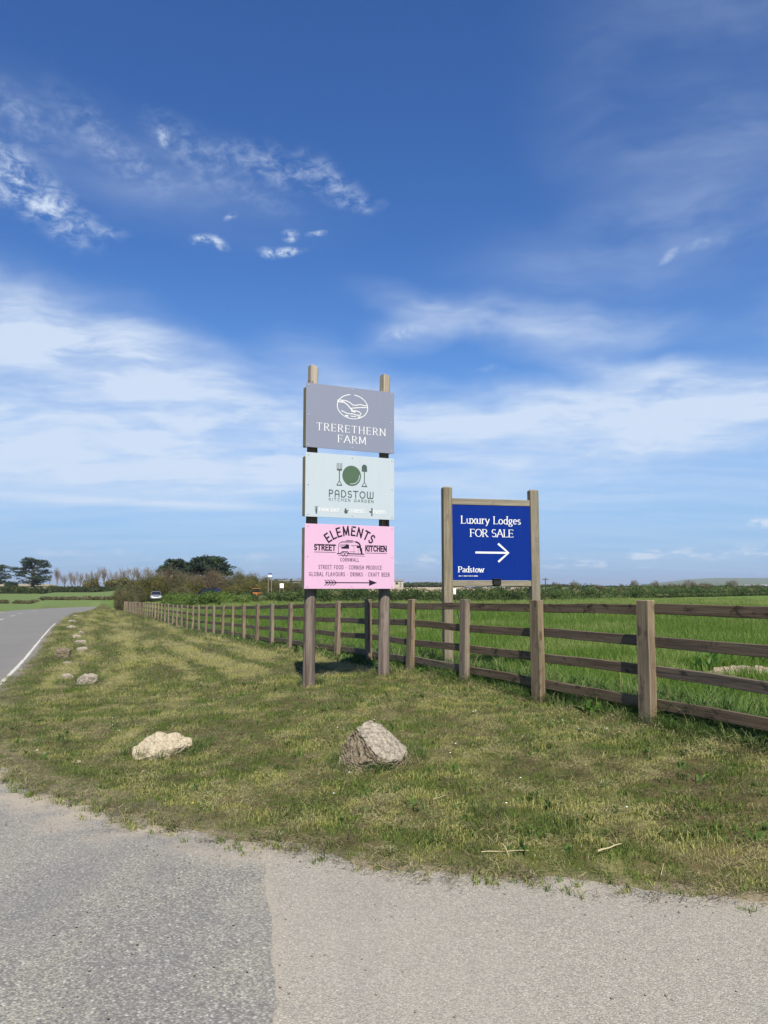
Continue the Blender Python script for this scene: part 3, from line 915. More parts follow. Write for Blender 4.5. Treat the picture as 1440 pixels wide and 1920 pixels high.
class Print:
    """flat print on a sign face: x to the right, z up, just in front of y = 0"""

    def __init__(self, y=-0.0015):
        self.a = Acc()
        self.y0 = y
        self.k = 0

    def poly(self, pts):
        self.k += 1
        y = self.y0 - (self.k % 40) * 0.00004
        V = [(p[0], y, p[1]) for p in pts]
        n = len(V)
        if n == 4:
            self.a.add(V, [[0, 1, 2, 3]])
        else:
            self.a.add(V, None, [[0, i, i + 1] for i in range(1, n - 1)])

    def stroke(self, pts, w, w2=None, cap=True):
        """w for upright strokes, w2 for level ones"""
        w2 = w if w2 is None else w2
        L = []
        n = len(pts)
        for i in range(n):
            a, b = pts[max(0, i - 1)], pts[min(n - 1, i + 1)]
            dx, dz = b[0] - a[0], b[1] - a[1]
            l = math.hypot(dx, dz) or 1e-9
            ww = w2 + (w - w2) * abs(dz) / l
            p = pts[i]
            ex = 0.0
            if cap and i in (0, n - 1):
                ex = ww * 0.5 * (-1 if i == 0 else 1)
            c = (p[0] + dx / l * ex, p[1] + dz / l * ex)
            L.append(((c[0] - dz / l * ww / 2, c[1] + dx / l * ww / 2), (c[0] + dz / l * ww / 2, c[1] - dx / l * ww / 2)))
        self.k += 1
        y = self.y0 - (self.k % 40) * 0.00004
        V = [(q[0], y, q[1]) for ab in L for q in ab]
        self.a.add(V, [[2 * i, 2 * i + 1, 2 * i + 3, 2 * i + 2] for i in range(n - 1)])

    def ellipse(self, cx, cz, rx, rz, n=40):
        self.poly([(cx + rx * math.cos(2 * math.pi * i / n), cz + rz * math.sin(2 * math.pi * i / n)) for i in range(n)])

    def text(self, s, x0, x1, base, h, w=0.12, serif=False, track=0.14, onarc=None):
        """s fitted between x0 and x1, cap height h, stroke weight w (share of h)"""
        adv = [GL[c][0] for c in s]
        tot = sum(adv) + track * (len(s) - 1)
        sx = (x1 - x0) / tot
        x = 0.0
        for c, a in zip(s, adv):
            ww = w * h
            wl = ww * (0.42 if serif else 1.0)
            if onarc:
                cxa, cza, rad = onarc
                mid = (x0 + (x + a / 2) * sx) - cxa
                th = mid / rad
            def tr(p, x=x, a=a):
                if onarc:
                    lx, lz = (p[0] - a / 2) * sx, p[1] * h
                    ct, st_ = math.cos(-th), math.sin(-th)
                    return (cxa + rad * math.sin(th) + lx * ct - lz * st_, cza + rad * math.cos(th) + lx * st_ + lz * ct)
                return (x0 + (x + p[0]) * sx, base + p[1] * h)
            for st in GL[c][1]:
                pts = [tr(p) for p in st]
                self.stroke(pts, ww, wl, cap=not serif)
                if serif:
                    for end, nxt in ((0, 1), (-1, -2)):
                        p, q = st[end], st[nxt]
                        up = abs(p[1] - q[1]) > 0.5 * abs(p[0] - q[0]) * 1.0 and len(st) == 2
                        if up and (abs(p[1]) < 0.02 or abs(p[1] - 1) < 0.06 or abs(p[1] - 0.66) < 0.02):
                            P = tr(p)
                            self.stroke([(P[0] - ww * 1.0, P[1]), (P[0] + ww * 1.0, P[1])], wl, wl, cap=False)
                        elif len(st) == 2 and c in 'EFLT' and abs(p[1] - q[1]) < 0.01 and p[0] != 0.06:
                            P = tr(p)
                            s_ = 0.09 if p[1] < 0.5 else -0.09
                            self.stroke([(P[0], P[1] + 0.2 * wl), (P[0], P[1] + s_ * h * 1.6)], wl * 1.1, wl, cap=False)
            x += a + track

    def build(self, name, mat, parent):
        return obj(name, self.a.mesh(name, mat), parent)


def words(parent, mat, y, items, name='lettering'):
    """each line of print is a piece of its own"""
    for a in items:
        P = Print(y)
        kw = a[-1] if isinstance(a[-1], dict) else {}
        P.text(*(a[:-1] if kw else a), **kw)
        P.build(name, mat, parent)


# ------------------------------------------------------------------ roadside farm sign
def round_post(h, r0, r1, seed, flat=True):
    rg = np.random.default_rng(seed)
    n, sd = 40, 18
    z = np.linspace(-0.3, h, n)
    th = np.arange(sd) / sd * 2 * np.pi
    rad = r0 + (r1 - r0) * np.clip(z / h, 0, 1)
    Z, T = np.meshgrid(z, th, indexing='ij')
    kn = (fbm(T * 2.1 + seed, Z * 1.2, seed, 3) - 0.5) * 0.018 + (fbm(T * 6 + seed, Z * 2.0, seed + 5, 3) - 0.5) * 0.008
    rr = rad[:, None] + kn
    bx = (fbm(z * 0.5, z * 0, seed + 2, 2) - 0.5) * 0.03
    X, Y = rr * np.cos(T) + bx[:, None], rr * np.sin(T)
    V = np.stack([X, Y, Z], -1).reshape(-1, 3)
    i, j = np.meshgrid(np.arange(n - 1), np.arange(sd), indexing='ij')
    j2 = (j + 1) % sd
    Q = np.stack([i * sd + j, i * sd + j2, (i + 1) * sd + j2, (i + 1) * sd + j], -1).reshape(-1, 4)
    V = np.concatenate([V, [[bx[-1], 0, h + 0.012]]])
    t = (n - 1) * sd
    Tt = np.array([[t + k, t + (k + 1) % sd, len(V) - 1] for k in range(sd)])
    return V, [Q, Tt]


def screws(name, pts, parent, r=0.011, y=-0.002):
    for (x, z) in pts:
        bm = bmesh.new()
        bmesh.ops.create_cone(bm, cap_ends=True, segments=10, radius1=r, radius2=r * 0.6, depth=0.006,
                              matrix=Matrix.Translation((x, y - 0.003, z)) @ Matrix.Rotation(R(90), 4, 'X'))
        bm_obj(name, bm, M['steel'], parent)


def farm_sign():
    yaw = math.atan2(0.55, 1.185)
    W_ = 1.305
    x0, y0 = -1.043, 10.1
    base = gz(-0.97, 10.17)
    t = empty('farm_sign', (x0, y0, base), yaw)
    tag(t, 'tall roadside sign of grey, mint and pink panels on two round posts', 'sign')
    zc = CZ - base                                   # eye level above the sign's base
    rows = [('grey_panel', 1.880, 2.755), ('mint_panel', 0.950, 1.810), ('pink_panel', 0.0, 0.857)]
    # posts
    Rz = Matrix.Rotation(-yaw, 3, 'Z')
    for (wx, wy, r0, r1, sd) in ((-0.968, 10.19, 0.083, 0.066, 3), (0.008, 10.66, 0.079, 0.066, 8)):
        lp = Rz @ Vector((wx - x0, wy - y0, 0))
        lp.y = 0.155
        lp.x += 0.035
        wp = Matrix.Rotation(yaw, 3, 'Z') @ lp
        gb = gz(x0 + wp.x, y0 + wp.y) - base
        V, Fq = round_post(zc + 2.83 - gb, r0, r1, sd)
        V = V + np.array([lp.x, lp.y, gb])
        p = obj('round_post', np_mesh('round_post', V, Fq, M['pole'], True), t)
        # bleached, adzed top above the panels
        bm = bmesh.new()
        add_box(bm, (lp.x - 0.054, lp.y - 0.085, zc + 2.60), (lp.x + 0.054, lp.y + 0.055, zc + 3.03), 0.012)
        for v in bm.verts:
            if v.co.z > zc + 3.0:
                v.co.x += 0.006
                v.co.z -= 0.02 * (v.co.x - lp.x) / 0.06
        bm_obj('post_top', bm, M['poletop'], p)
    panels = []
    for name, za, zb in rows:
        za, zb = za + zc, zb + zc
        bm = bmesh.new()
        add_box(bm, (0, -0.004, za), (W_, 0.004, zb), 0.0015)
        pn = bm_obj('sign_panel', bm, M[name], t)
        tag(pn, {'grey_panel': 'grey panel with white lettering', 'mint_panel': 'pale mint panel with green lettering', 'pink_panel': 'pink panel with dark lettering'}[name])
        # timber box behind the sheet: two upright boards and two rails
        for xa in (0.012, W_ - 0.056):
            bm = bmesh.new()
            add_box(bm, (xa, 0.0045, za + 0.015), (xa + 0.044, 0.150, zb - 0.045), 0.003)
            bm_obj('batten', bm, M['board'], pn)
        for zz in (za + 0.016, zb - 0.06):
            bm = bmesh.new()
            add_box(bm, (0.057, 0.005, zz), (W_ - 0.057, 0.07, zz + 0.045), 0.003)
            bm_obj('cross_batten', bm, M['board'], pn)
        panels.append((pn, za, zb))
        screws('screw', [(u * W_, zb - v * (zb - za)) for u in (0.03, 0.515, 0.972) for v in (0.035, 0.50, 0.962) if not (u == 0.515 and v == 0.5)], pn, y=-0.004)
    # ---- grey panel
    pn, za, zb = panels[0]
    H = zb - za
    words(pn, M['print_white'], -0.0055, [('TRERETHERN', 0.118 * W_, 0.895 * W_, zb - 0.722 * H, 0.098, 0.125, True, 0.30),
                                          ('FARM', 0.352 * W_, 0.668 * W_, zb - 0.885 * H, 0.098, 0.125, True, 0.24)])
    P = Print(-0.0055)
    cx, cz, rx, rz = 0.515 * W_, zb - 0.305 * H, 0.226, 0.168
    E = lambda a0, a1, n=30: [(cx + rx * math.cos(R(a0 + (a1 - a0) * i / n)), cz + rz * math.sin(R(a0 + (a1 - a0) * i / n))) for i in range(n + 1)]
    L = lambda pts: [(cx + a * rx, cz + b * rz) for a, b in pts]
    P.stroke(E(100, 232), 0.011)
    P.stroke(E(82, -52), 0.011)
    P.stroke(E(236, 305), 0.010)
    P.stroke(L([(-0.97, 0.42), (-0.75, 0.46), (-0.4, 0.44), (-0.18, 0.34), (0.0, 0.16), (0.2, 0.14), (0.5, 0.26), (0.78, 0.20), (0.96, 0.22)]), 0.012)
    P.stroke(L([(-0.97, 0.30), (-0.55, 0.30), (-0.32, 0.10), (-0.15, -0.14), (0.02, -0.33), (0.14, -0.38)]), 0.014)
    P.stroke(L([(-0.72, 0.40), (-0.52, 0.26)]), 0.012)
    P.stroke(L([(-0.10, -0.14), (0.2, -0.06), (0.6, 0.02), (0.99, 0.06)]), 0.012)
    P.stroke(L([(0.14, -0.30), (0.42, -0.36), (0.58, -0.52), (0.50, -0.64), (0.25, -0.66), (0.0, -0.58), (-0.3, -0.62), (-0.72, -0.42)]), 0.012)
    P.stroke(L([(-0.05, -0.34), (0.14, -0.40)]), 0.02)
    P.poly(L([(-0.52, -0.74), (-0.30, -0.74), (-0.26, -0.86), (-0.46, -0.84)]))
    P.poly(L([(-0.12, -0.76), (0.24, -0.76), (0.24, -0.82), (-0.12, -0.82)]))
    P.poly(L([(0.34, -0.76), (0.62, -0.74), (0.45, -0.86), (0.34, -0.86)]))
    P.build('emblem', M['print_white'], pn)
    # ---- mint panel
    pn, za, zb = panels[1]
    H = zb - za
    X = lambda u: u * W_
    Z = lambda v: zb - v * H
    P = Print(-0.0055)
    P.ellipse(X(0.508), Z(0.325), 0.137, 0.139, 56)
    P.build('plate_emblem', M['print_green'], pn)
    P = Print(-0.0082)
    P.stroke([(X(0.508) + 0.112 * math.cos(R(a)), Z(0.325) + 0.112 * math.sin(R(a))) for a in range(-100, 12, 7)], 0.010)
    P.build('plate_highlight', M['mint_panel'], pn)
    P = Print(-0.0055)
    fx, ft, fb = X(0.370), Z(0.140), Z(0.490)
    for k in (-1, -0.33, 0.33, 1):
        P.stroke([(fx + k * 0.034, ft), (fx + k * 0.034, ft - 0.085)], 0.009)
    P.poly([(fx - 0.039, ft - 0.075), (fx + 0.039, ft - 0.075), (fx + 0.034, ft - 0.098), (fx - 0.034, ft - 0.098)])
    sx, s0, sb = X(0.652), Z(0.130), Z(0.488)
    Q_ = Print(-0.0055)
    Q_.poly([(sx - 0.040, s0 - 0.100), (sx + 0.040, s0 - 0.100)] + [(sx + 0.040 * math.cos(R(a)), s0 - 0.045 + 0.045 * math.sin(R(a))) for a in range(0, 181, 15)])
    for P, hx, top, bot in ((P, fx, ft - 0.095, fb), (Q_, sx, s0 - 0.10, sb)):
        P.stroke([(hx, top), (hx, bot + 0.06)], 0.013)
        P.stroke([(hx, bot + 0.062), (hx - 0.030, bot + 0.018), (hx - 0.030, bot + 0.004)], 0.009)
        P.stroke([(hx, bot + 0.062), (hx + 0.030, bot + 0.018), (hx + 0.030, bot + 0.004)], 0.009)
        P.stroke([(hx - 0.034, bot + 0.004), (hx + 0.034, bot + 0.004)], 0.014)
        P.build('fork_emblem' if hx == fx else 'spade_emblem', M['print_slate'], pn)
    # rounded capitals of the second panel
    keep = {c: GL[c] for c in 'AW'}
    GL['A'] = (0.66, [[(0.05, 0), (0.05, 0.66)] + arc(0.33, 0.66, 0.28, 0.34, 180, 0, 10) + [(0.61, 0)], [(0.05, 0.40), (0.61, 0.40)]])
    GL['W'] = (0.96, [[(0.05, 1), (0.05, 0.28)] + arc(0.265, 0.26, 0.215, 0.26, 180, 360, 8) + [(0.48, 0.98)], [(0.48, 0.28)] + arc(0.695, 0.26, 0.215, 0.26, 180, 360, 8) + [(0.91, 1)]])
    words(pn, M['print_slate'], -0.0055, [('PADSTOW', X(0.256), X(0.756), Z(0.672), 0.088, 0.155, False, 0.26)])
    GL.update(keep)
    words(pn, M['print_slate'], -0.0055, [('KITCHEN GARDEN', X(0.256), X(0.757), Z(0.738), 0.036, 0.15, False, 0.42)])
    words(pn, M['print_white'], -0.0055, [(s, X(a), X(b), Z(0.908), 0.044, 0.17, False, 0.22) for s, a, b in (('FARM SHOP', 0.150, 0.372), ('COURSES', 0.478, 0.655), ('EVENTS', 0.757, 0.902))], 'small_lettering')
    P = Print(-0.0055)
    cx, cz = X(0.120), Z(0.885)
    P.poly([(cx - 0.016, cz), (cx + 0.016, cz), (cx + 0.009, cz - 0.055), (cx - 0.006, cz - 0.06)])
    for a in (-0.020, -0.006, 0.008, 0.020):
        P.stroke([(cx + a * 0.3, cz), (cx + a, cz + 0.042)], 0.006)
    P.build('carrot_emblem', M['print_slate'], pn)
    P = Print(-0.0055)
    cx, cz = X(0.445), Z(0.886)
    P.ellipse(cx, cz - 0.012, 0.026, 0.026, 16)
    P.ellipse(cx - 0.006, cz + 0.022, 0.013, 0.013, 12)
    P.stroke([(cx + 0.02, cz), (cx + 0.042, cz + 0.014)], 0.009)
    P.build('apple_emblem', M['print_slate'], pn)
    P = Print(-0.0055)
    cx, cz = X(0.733), Z(0.885)
    P.stroke([(cx + 0.008, cz + 0.045), (cx + 0.008, cz - 0.048)], 0.019)
    P.poly([(cx - 0.034, cz + 0.008), (cx - 0.004, cz + 0.014), (cx - 0.004, cz - 0.018), (cx - 0.022, cz - 0.012)])
    P.build('bottle_emblem', M['print_slate'], pn)
    # ---- pink panel
    pn, za, zb = panels[2]
    H = zb - za
    P = Print(-0.0055)
    rad = 0.50
    cxa = X(0.492)
    words(pn, M['print_ink'], -0.0055, [
        ('ELEMENTS', cxa - 0.335, cxa + 0.335, 0, 0.112, 0.185, False, 0.26, dict(onarc=(cxa, Z(0.158) - rad, rad))),
        ('STREET', X(0.103), X(0.330), Z(0.402), 0.066, 0.24, False, 0.24),
        ('KITCHEN', X(0.667), X(0.908), Z(0.402), 0.066, 0.24, False, 0.24),
        ('CORNWALL', X(0.385), X(0.592), Z(0.572), 0.044, 0.13, False, 0.36),
        ('STREET FOOD . CORNISH PRODUCE', X(0.150), X(0.853), Z(0.694), 0.050, 0.115, False, 0.34),
        ('GLOBAL FLAVOURS . DRINKS . CRAFT BEER', X(0.050), X(0.943), Z(0.803), 0.050, 0.115, False, 0.34)])
    for a, b in ((0.103, 0.330), (0.667, 0.908)):
        for v in (0.315, 0.435):
            P = Print(-0.0055)
            P.stroke([(X(a), Z(v)), (X(b), Z(v))], 0.006)
            P.build('printed_rule', M['print_ink'], pn)
    P = Print(-0.0055)
    az_ = Z(0.905)
    P.stroke([(X(0.225), az_), (X(0.715), az_)], 0.013)
    P.poly([(X(0.705), az_ + 0.042), (X(0.800), az_), (X(0.705), az_ - 0.042), (X(0.712), az_)])
    for k in range(4):
        bx = X(0.345) - k * 0.040
        P.stroke([(bx, az_), (bx - 0.045, az_ + 0.036)], 0.009)
        P.stroke([(bx, az_), (bx - 0.045, az_ - 0.036)], 0.009)
    P.build('arrow', M['print_ink'], pn)
    # trailer drawing
    P = Print(-0.0055)
    ca, cb, ct, cbm = X(0.365), X(0.618), Z(0.262), Z(0.455)
    w_, h_ = cb - ca, ct - cbm
    C = lambda a, b: (ca + a * w_, cbm + b * h_)
    body = [C(0.0, 0.02), C(0.0, 0.55)] + [C(0.22 + 0.22 * math.cos(R(a)), 0.62 + 0.38 * math.sin(R(a))) for a in range(180, 89, -15)] + [C(0.70, 1.0)] + \
           [C(0.72 + 0.24 * math.cos(R(a)), 0.60 + 0.40 * math.sin(R(a))) for a in range(90, -1, -15)] + [C(0.97, 0.40)]
    P.stroke(body, 0.007)
    P.stroke(body[-7:] + [C(0.98, 0.3)], 0.022)
    P.stroke([C(1.0, 0.42), C(1.02, 0.05)], 0.026)
    P.stroke([C(-0.05, 0.02), C(0.1, 0.02)], 0.012)
    P.stroke([C(0.42, 0.02), C(1.12, 0.0)], 0.013)
    P.stroke([C(0.0, -0.12), C(1.15, -0.16)], 0.005)
    P.poly([C(0.12, 0.42), C(0.46, 0.42), C(0.46, 0.76), C(0.38, 0.76), C(0.34, 0.62), C(0.12, 0.54)])
    P.stroke([C(0.06, 0.62), C(0.30, 0.66), C(0.38, 0.80)], 0.006)
    P.stroke([C(0.06, 0.72), C(0.34, 0.76)], 0.004)
    for k in (0.20, 0.34):
        P.stroke([(C(k, -0.04)[0] + 0.020 * math.cos(R(a)), C(k, -0.04)[1] + 0.024 * math.sin(R(a))) for a in range(0, 361, 30)], 0.007)
    P.stroke([C(0.08, 0.04), C(0.16, 0.18), C(0.40, 0.18), C(0.47, 0.03)], 0.009)
    P.poly([C(0.80, 0.50), C(0.93, 0.50), C(0.93, 0.70), C(0.80, 0.66)])
    P.stroke([C(0.54, 0.70), C(0.86, 0.70)], 0.004)
    P.stroke([C(0.68, 0.08), C(0.68, 0.62), C(0.62, 0.62)], 0.003)
    P.stroke([C(0.50, 0.18), C(0.74, 0.18)], 0.004)
    P.stroke([C(0.86, 0.08), C(0.86, 0.40)], 0.004)
    P.stroke([C(0.34, 1.09), C(0.62, 1.09)], 0.007)
    P.stroke([C(0.12, 0.90), C(0.60, 0.93)], 0.003)
    P.build('trailer_emblem', M['print_ink'], pn)


farm_sign()


# ------------------------------------------------------------------ blue sale board in the field
def sale_board():
    yaw = math.atan2(0.30, 1.29)
    x0, y0 = 1.079, 12.2
    base = gz(x0, y0)
    t = empty('sale_board', (x0, y0, base), yaw)
    tag(t, 'royal blue sale board with white arrow between square timber posts behind the fence', 'sign')
    zc = CZ - base
    W_ = math.hypot(0.30, 1.29)
    za, zb = zc + 0.135, zc + 1.333
    for xa, xb, top in ((-0.150, -0.006, 1.605), (W_ + 0.006, W_ + 0.150, 1.600)):
        bm = bmesh.new()
        add_box(bm, (xa, -0.05, -0.3), (xb, 0.085, zc + top), 0.006)
        for v in bm.verts:
            if v.co.z > zc + top - 0.003:                 # weathered cap
                v.co.x += 0.012 if v.co.x < (xa + xb) / 2 else -0.012
                v.co.y += 0.012 if v.co.y < 0.0 else -0.012
                v.co.z += 0.012
        bm_obj('square_post', bm, M['frame'], t)
    for a, b in ((zb + 0.004, zb + 0.105), (za - 0.098, za - 0.004)):
        bm = bmesh.new()
        add_box(bm, (-0.004, -0.028, a), (W_ + 0.004, 0.06, b), 0.004)
        bm_obj('cross_rail', bm, M['framex'], t)
    bm = bmesh.new()
    add_box(bm, (-0.003, -0.022, za), (W_ + 0.003, -0.006, zb), 0.001)
    pn = bm_obj('sign_panel', bm, M['blue_panel'], t)
    H = zb - za
    X = lambda u: u * W_
    Z = lambda v: zb - v * H
    P = Print(-0.0235)
    words(pn, M['print_white'], -0.0235, [('Luxury Lodges', X(0.113), X(0.878), Z(0.246), 0.118, 0.145, True, 0.075),
                                          ('FOR SALE', X(0.226), X(0.777), Z(0.420), 0.118, 0.145, True, 0.10),
                                          ('Padstow', X(0.072), X(0.392), Z(0.893), 0.086, 0.185, True, 0.07)])
    # one line too small to read: specks of print
    x = X(0.075)
    rg = random.Random(3)
    while x < X(0.31):
        w = rg.uniform(0.004, 0.011)
        P.poly([(x, Z(0.950)), (x + w, Z(0.950)), (x + w, Z(0.938) + rg.uniform(-0.002, 0.003)), (x, Z(0.938))])
        x += w + rg.choice([0.003, 0.003, 0.004, 0.014])
    tag(P.build('small_print', M['print_white'], pn), kind='stuff')
    P = Print(-0.0235)
    az_ = Z(0.632)
    P.stroke([(X(0.300), az_), (X(0.700), az_)], 0.031)
    P.stroke([(X(0.590), az_ + 0.135), (X(0.712), az_), (X(0.590), az_ - 0.135)], 0.034)
    P.build('arrow', M['print_white'], pn)
    # black floodlight hung on the lower rail, its lead and a white tag
    bm = bmesh.new()
    cx = X(0.552)
    add_box(bm, (cx - 0.068, -0.085, za - 0.078), (cx + 0.058, -0.029, za + 0.010), 0.006)
    add_box(bm, (cx - 0.080, -0.100, za + 0.010), (cx + 0.075, -0.029, za + 0.026), 0.004)
    bm_obj('flood_light', bm, M['black'], t)
    pts = [(0.0, -0.035, za - 0.100), (0.15, -0.035, za - 0.104), (0.26, -0.035, za - 0.120), (0.40, -0.035, za - 0.117), (0.52, -0.035, za - 0.098), (cx - 0.03, -0.04, za - 0.078)]
    V, Q = tube(pts, [0.007] * len(pts), 6)
    obj('light_cable', np_mesh('light_cable', V, Q, M['black']), t)
    pts = [(0.012, -0.052, za - 0.1), (0.02, -0.055, za - 0.3), (0.06, -0.06, za - 0.50), (0.12, -0.05, za - 0.75)]
    V, Q = tube(pts, [0.005] * 4, 5)
    obj('light_cable', np_mesh('light_cable', V, Q, M['black']), t)
    bm = bmesh.new()
    add_box(bm, (-0.004, -0.066, za - 0.222), (0.036, -0.052, za - 0.130), 0.003)
    bm_obj('white_tag', bm, M['white_plastic'], t)


sale_board()


# ------------------------------------------------------------------ post and rail fence
def fence():
    org = Vector((F0[0], F0[1], gz(*F0)))
    t = empty('post_and_rail_fence', org)
    tag(t, 'long weathered four rail timber fence between mown verge and green field', 'fence')
    ang = math.atan2(FDIR[1], FDIR[0])
    rg = random.Random(5)
    protos = []
    for k in range(4):
        bm = bmesh.new()
        add_box(bm, (-0.080, -0.038, -0.25), (0.080, 0.038, 1.125), 0.006)
        bmesh.ops.subdivide_edges(bm, edges=[e for e in bm.edges if abs(e.verts[0].co.z - e.verts[1].co.z) > 0.5], cuts=7)
        for v in bm.verts:
            n = mnoise.noise(Vector((k * 9.1, v.co.z * 2.2, v.co.x * 2)))
            v.co.x += n * 0.008
            v.co.y += mnoise.noise(Vector((v.co.z * 2.2, k * 5.3, 0))) * 0.006
            if v.co.z > 1.1:
                v.co.z += 0.012 * mnoise.noise(Vector((v.co.x * 20, v.co.y * 20, k)))
        me = bpy.data.meshes.new('fence_post')
        bmesh.ops.recalc_face_normals(bm, faces=bm.faces[:])
        bm.to_mesh(me)
        bm.free()
        me.materials.append(M['post'])
        protos.append(me)

    def rail_mesh(bays, k):
        L = bays * FBAY - 0.02
        bm = bmesh.new()
        add_box(bm, (0.01, -0.019, -0.047), (L, 0.019, 0.047), 0.004)
        bmesh.ops.subdivide_edges(bm, edges=[e for e in bm.edges if abs(e.verts[0].co.x - e.verts[1].co.x) > 0.5], cuts=10)
        for v in bm.verts:
            v.co.z += mnoise.noise(Vector((v.co.x * 0.8, k * 7.7, 0))) * 0.018 * min(1, v.co.x, L - v.co.x + 0.2)
            v.co.y += mnoise.noise(Vector((v.co.x * 0.8, k * 3.7, 4))) * 0.008
        me = bpy.data.meshes.new('fence_rail')
        bmesh.ops.recalc_face_normals(bm, faces=bm.faces[:])
        bm.to_mesh(me)
        bm.free()
        me.materials.append(M['rail'])
        return me

    one = [rail_mesh(1, k) for k in range(3)]
    two = [rail_mesh(2, k + 5) for k in range(4)]
    N0, N1 = -2, 42
    base = {}
    for n in range(N0, N1 + 2):
        p = F0 + FDIR * n
        base[n] = Vector((p[0], p[1], gz(p[0], p[1])))
    zline = {n: CZ - float(np.interp(max(base[n].y, 0), *FENCE_T)) + 0.02 for n in base}
    for n in range(N0, N1 + 1):
        o = bpy.data.objects.new('fence_post', protos[rg.randrange(4)])
        link(o, t)
        o.location = Vector((base[n].x, base[n].y, zline[n] + rg.uniform(-0.012, 0.012))) - org
        o.rotation_euler = (R(rg.uniform(-1.5, 1.5)), R(rg.uniform(-1.5, 1.5)), ang + R(rg.uniform(-5, 5)))
        if n == 4:
            tag(o, 'darker post in the shade of the tall sign')
    # rails on the field side, offset from the post centre
    hs = [1.030, 0.755, 0.485, 0.205]
    for r, h in enumerate(hs):
        n = N0 + (0 if r == 3 else (1 if r % 2 else 0))
        while n < N1:
            bays = 1 if (r == 3 or n + 2 > N1) else 2
            me = (one if bays == 1 else two)[rg.randrange(3)]
            o = bpy.data.objects.new('fence_rail', me)
            link(o, t)
            a = Vector((base[n].x, base[n].y, zline[n] + h + rg.uniform(-0.010, 0.010)))
            b = Vector((base[n + bays].x, base[n + bays].y, zline[n + bays] + h + rg.uniform(-0.010, 0.010)))
            off = Vector((FN[0], FN[1], 0)) * 0.059
            d = b - a
            o.location = a + off - org
            o.rotation_euler = (R(rg.uniform(-2, 2)), -math.asin(d.z / d.length), math.atan2(d.y, d.x))
            n += bays


fence()


# ------------------------------------------------------------------ stones
def rock(name, pts, mat, loc, rz, label, cat='rock', group=None, cuts=5, amp=0.02, seed=0, strata=0.0, fr=9.0, sdir=(0.33, -0.50, 0.80), broken=None):
    bm = bmesh.new()
    for p in pts:
        bm.verts.new(p)
    bmesh.ops.convex_hull(bm, input=bm.verts[:])
    for v in [v for v in bm.verts if not v.link_faces]:
        bm.verts.remove(v)
    bmesh.ops.triangulate(bm, faces=bm.faces[:])
    for _ in range(cuts):
        es = [e for e in bm.edges if e.calc_length() > 0.02]
        if not es or len(bm.verts) > 9000:
            break
        bmesh.ops.subdivide_edges(bm, edges=es, cuts=1, use_grid_fill=True, smooth=0.12 if _ == 0 else 0.0)
        bmesh.ops.triangulate(bm, faces=[f for f in bm.faces if len(f.verts) > 4])
    bm.normal_update()
    sd = Vector(sdir).normalized()
    if broken:
        for f in bm.faces:
            f.material_index = 0 if f.normal.dot(sd) > 0.84 else 1
    base_n = {v: v.normal.copy() for v in bm.verts}
    for v in bm.verts:
        p = v.co
        soft = 1.0 if not broken else (0.35 if v.normal.dot(sd) > 0.86 else 1.3)
        amp_ = amp * soft
        d = mnoise.fractal(p * fr + Vector((seed * 3.1, 0, 0)), 0.8, 2.2, 5) * amp_
        d += (mnoise.voronoi(p * fr * 0.8)[0][1] - mnoise.voronoi(p * fr * 0.8)[0][0] - 0.25) * amp_ * 0.8
        if strata > 0:
            facing = 0.0 if v.normal.dot(sd) > 0.86 else 1.0
            s = p.dot(sd) * 42 + mnoise.noise(p * 7) * 2.2
            w = (s - math.floor(s))
            d += -strata * facing * (max(0.0, 1 - abs(w - 0.5) * 3.2)) * (0.4 + 0.9 * abs(mnoise.noise(p * 10 + Vector((4, 0, 0)))))
        v.co = p + v.normal * d
    me = bpy.data.meshes.new(name)
    bmesh.ops.recalc_face_normals(bm, faces=bm.faces[:])
    bm.to_mesh(me)
    bm.free()
    me.materials.append(mat)
    if broken:
        me.materials.append(broken)
    o = obj(name, me)
    o.location = loc
    o.rotation_euler = (0, 0, rz)
    return tag(o, label, cat, group)


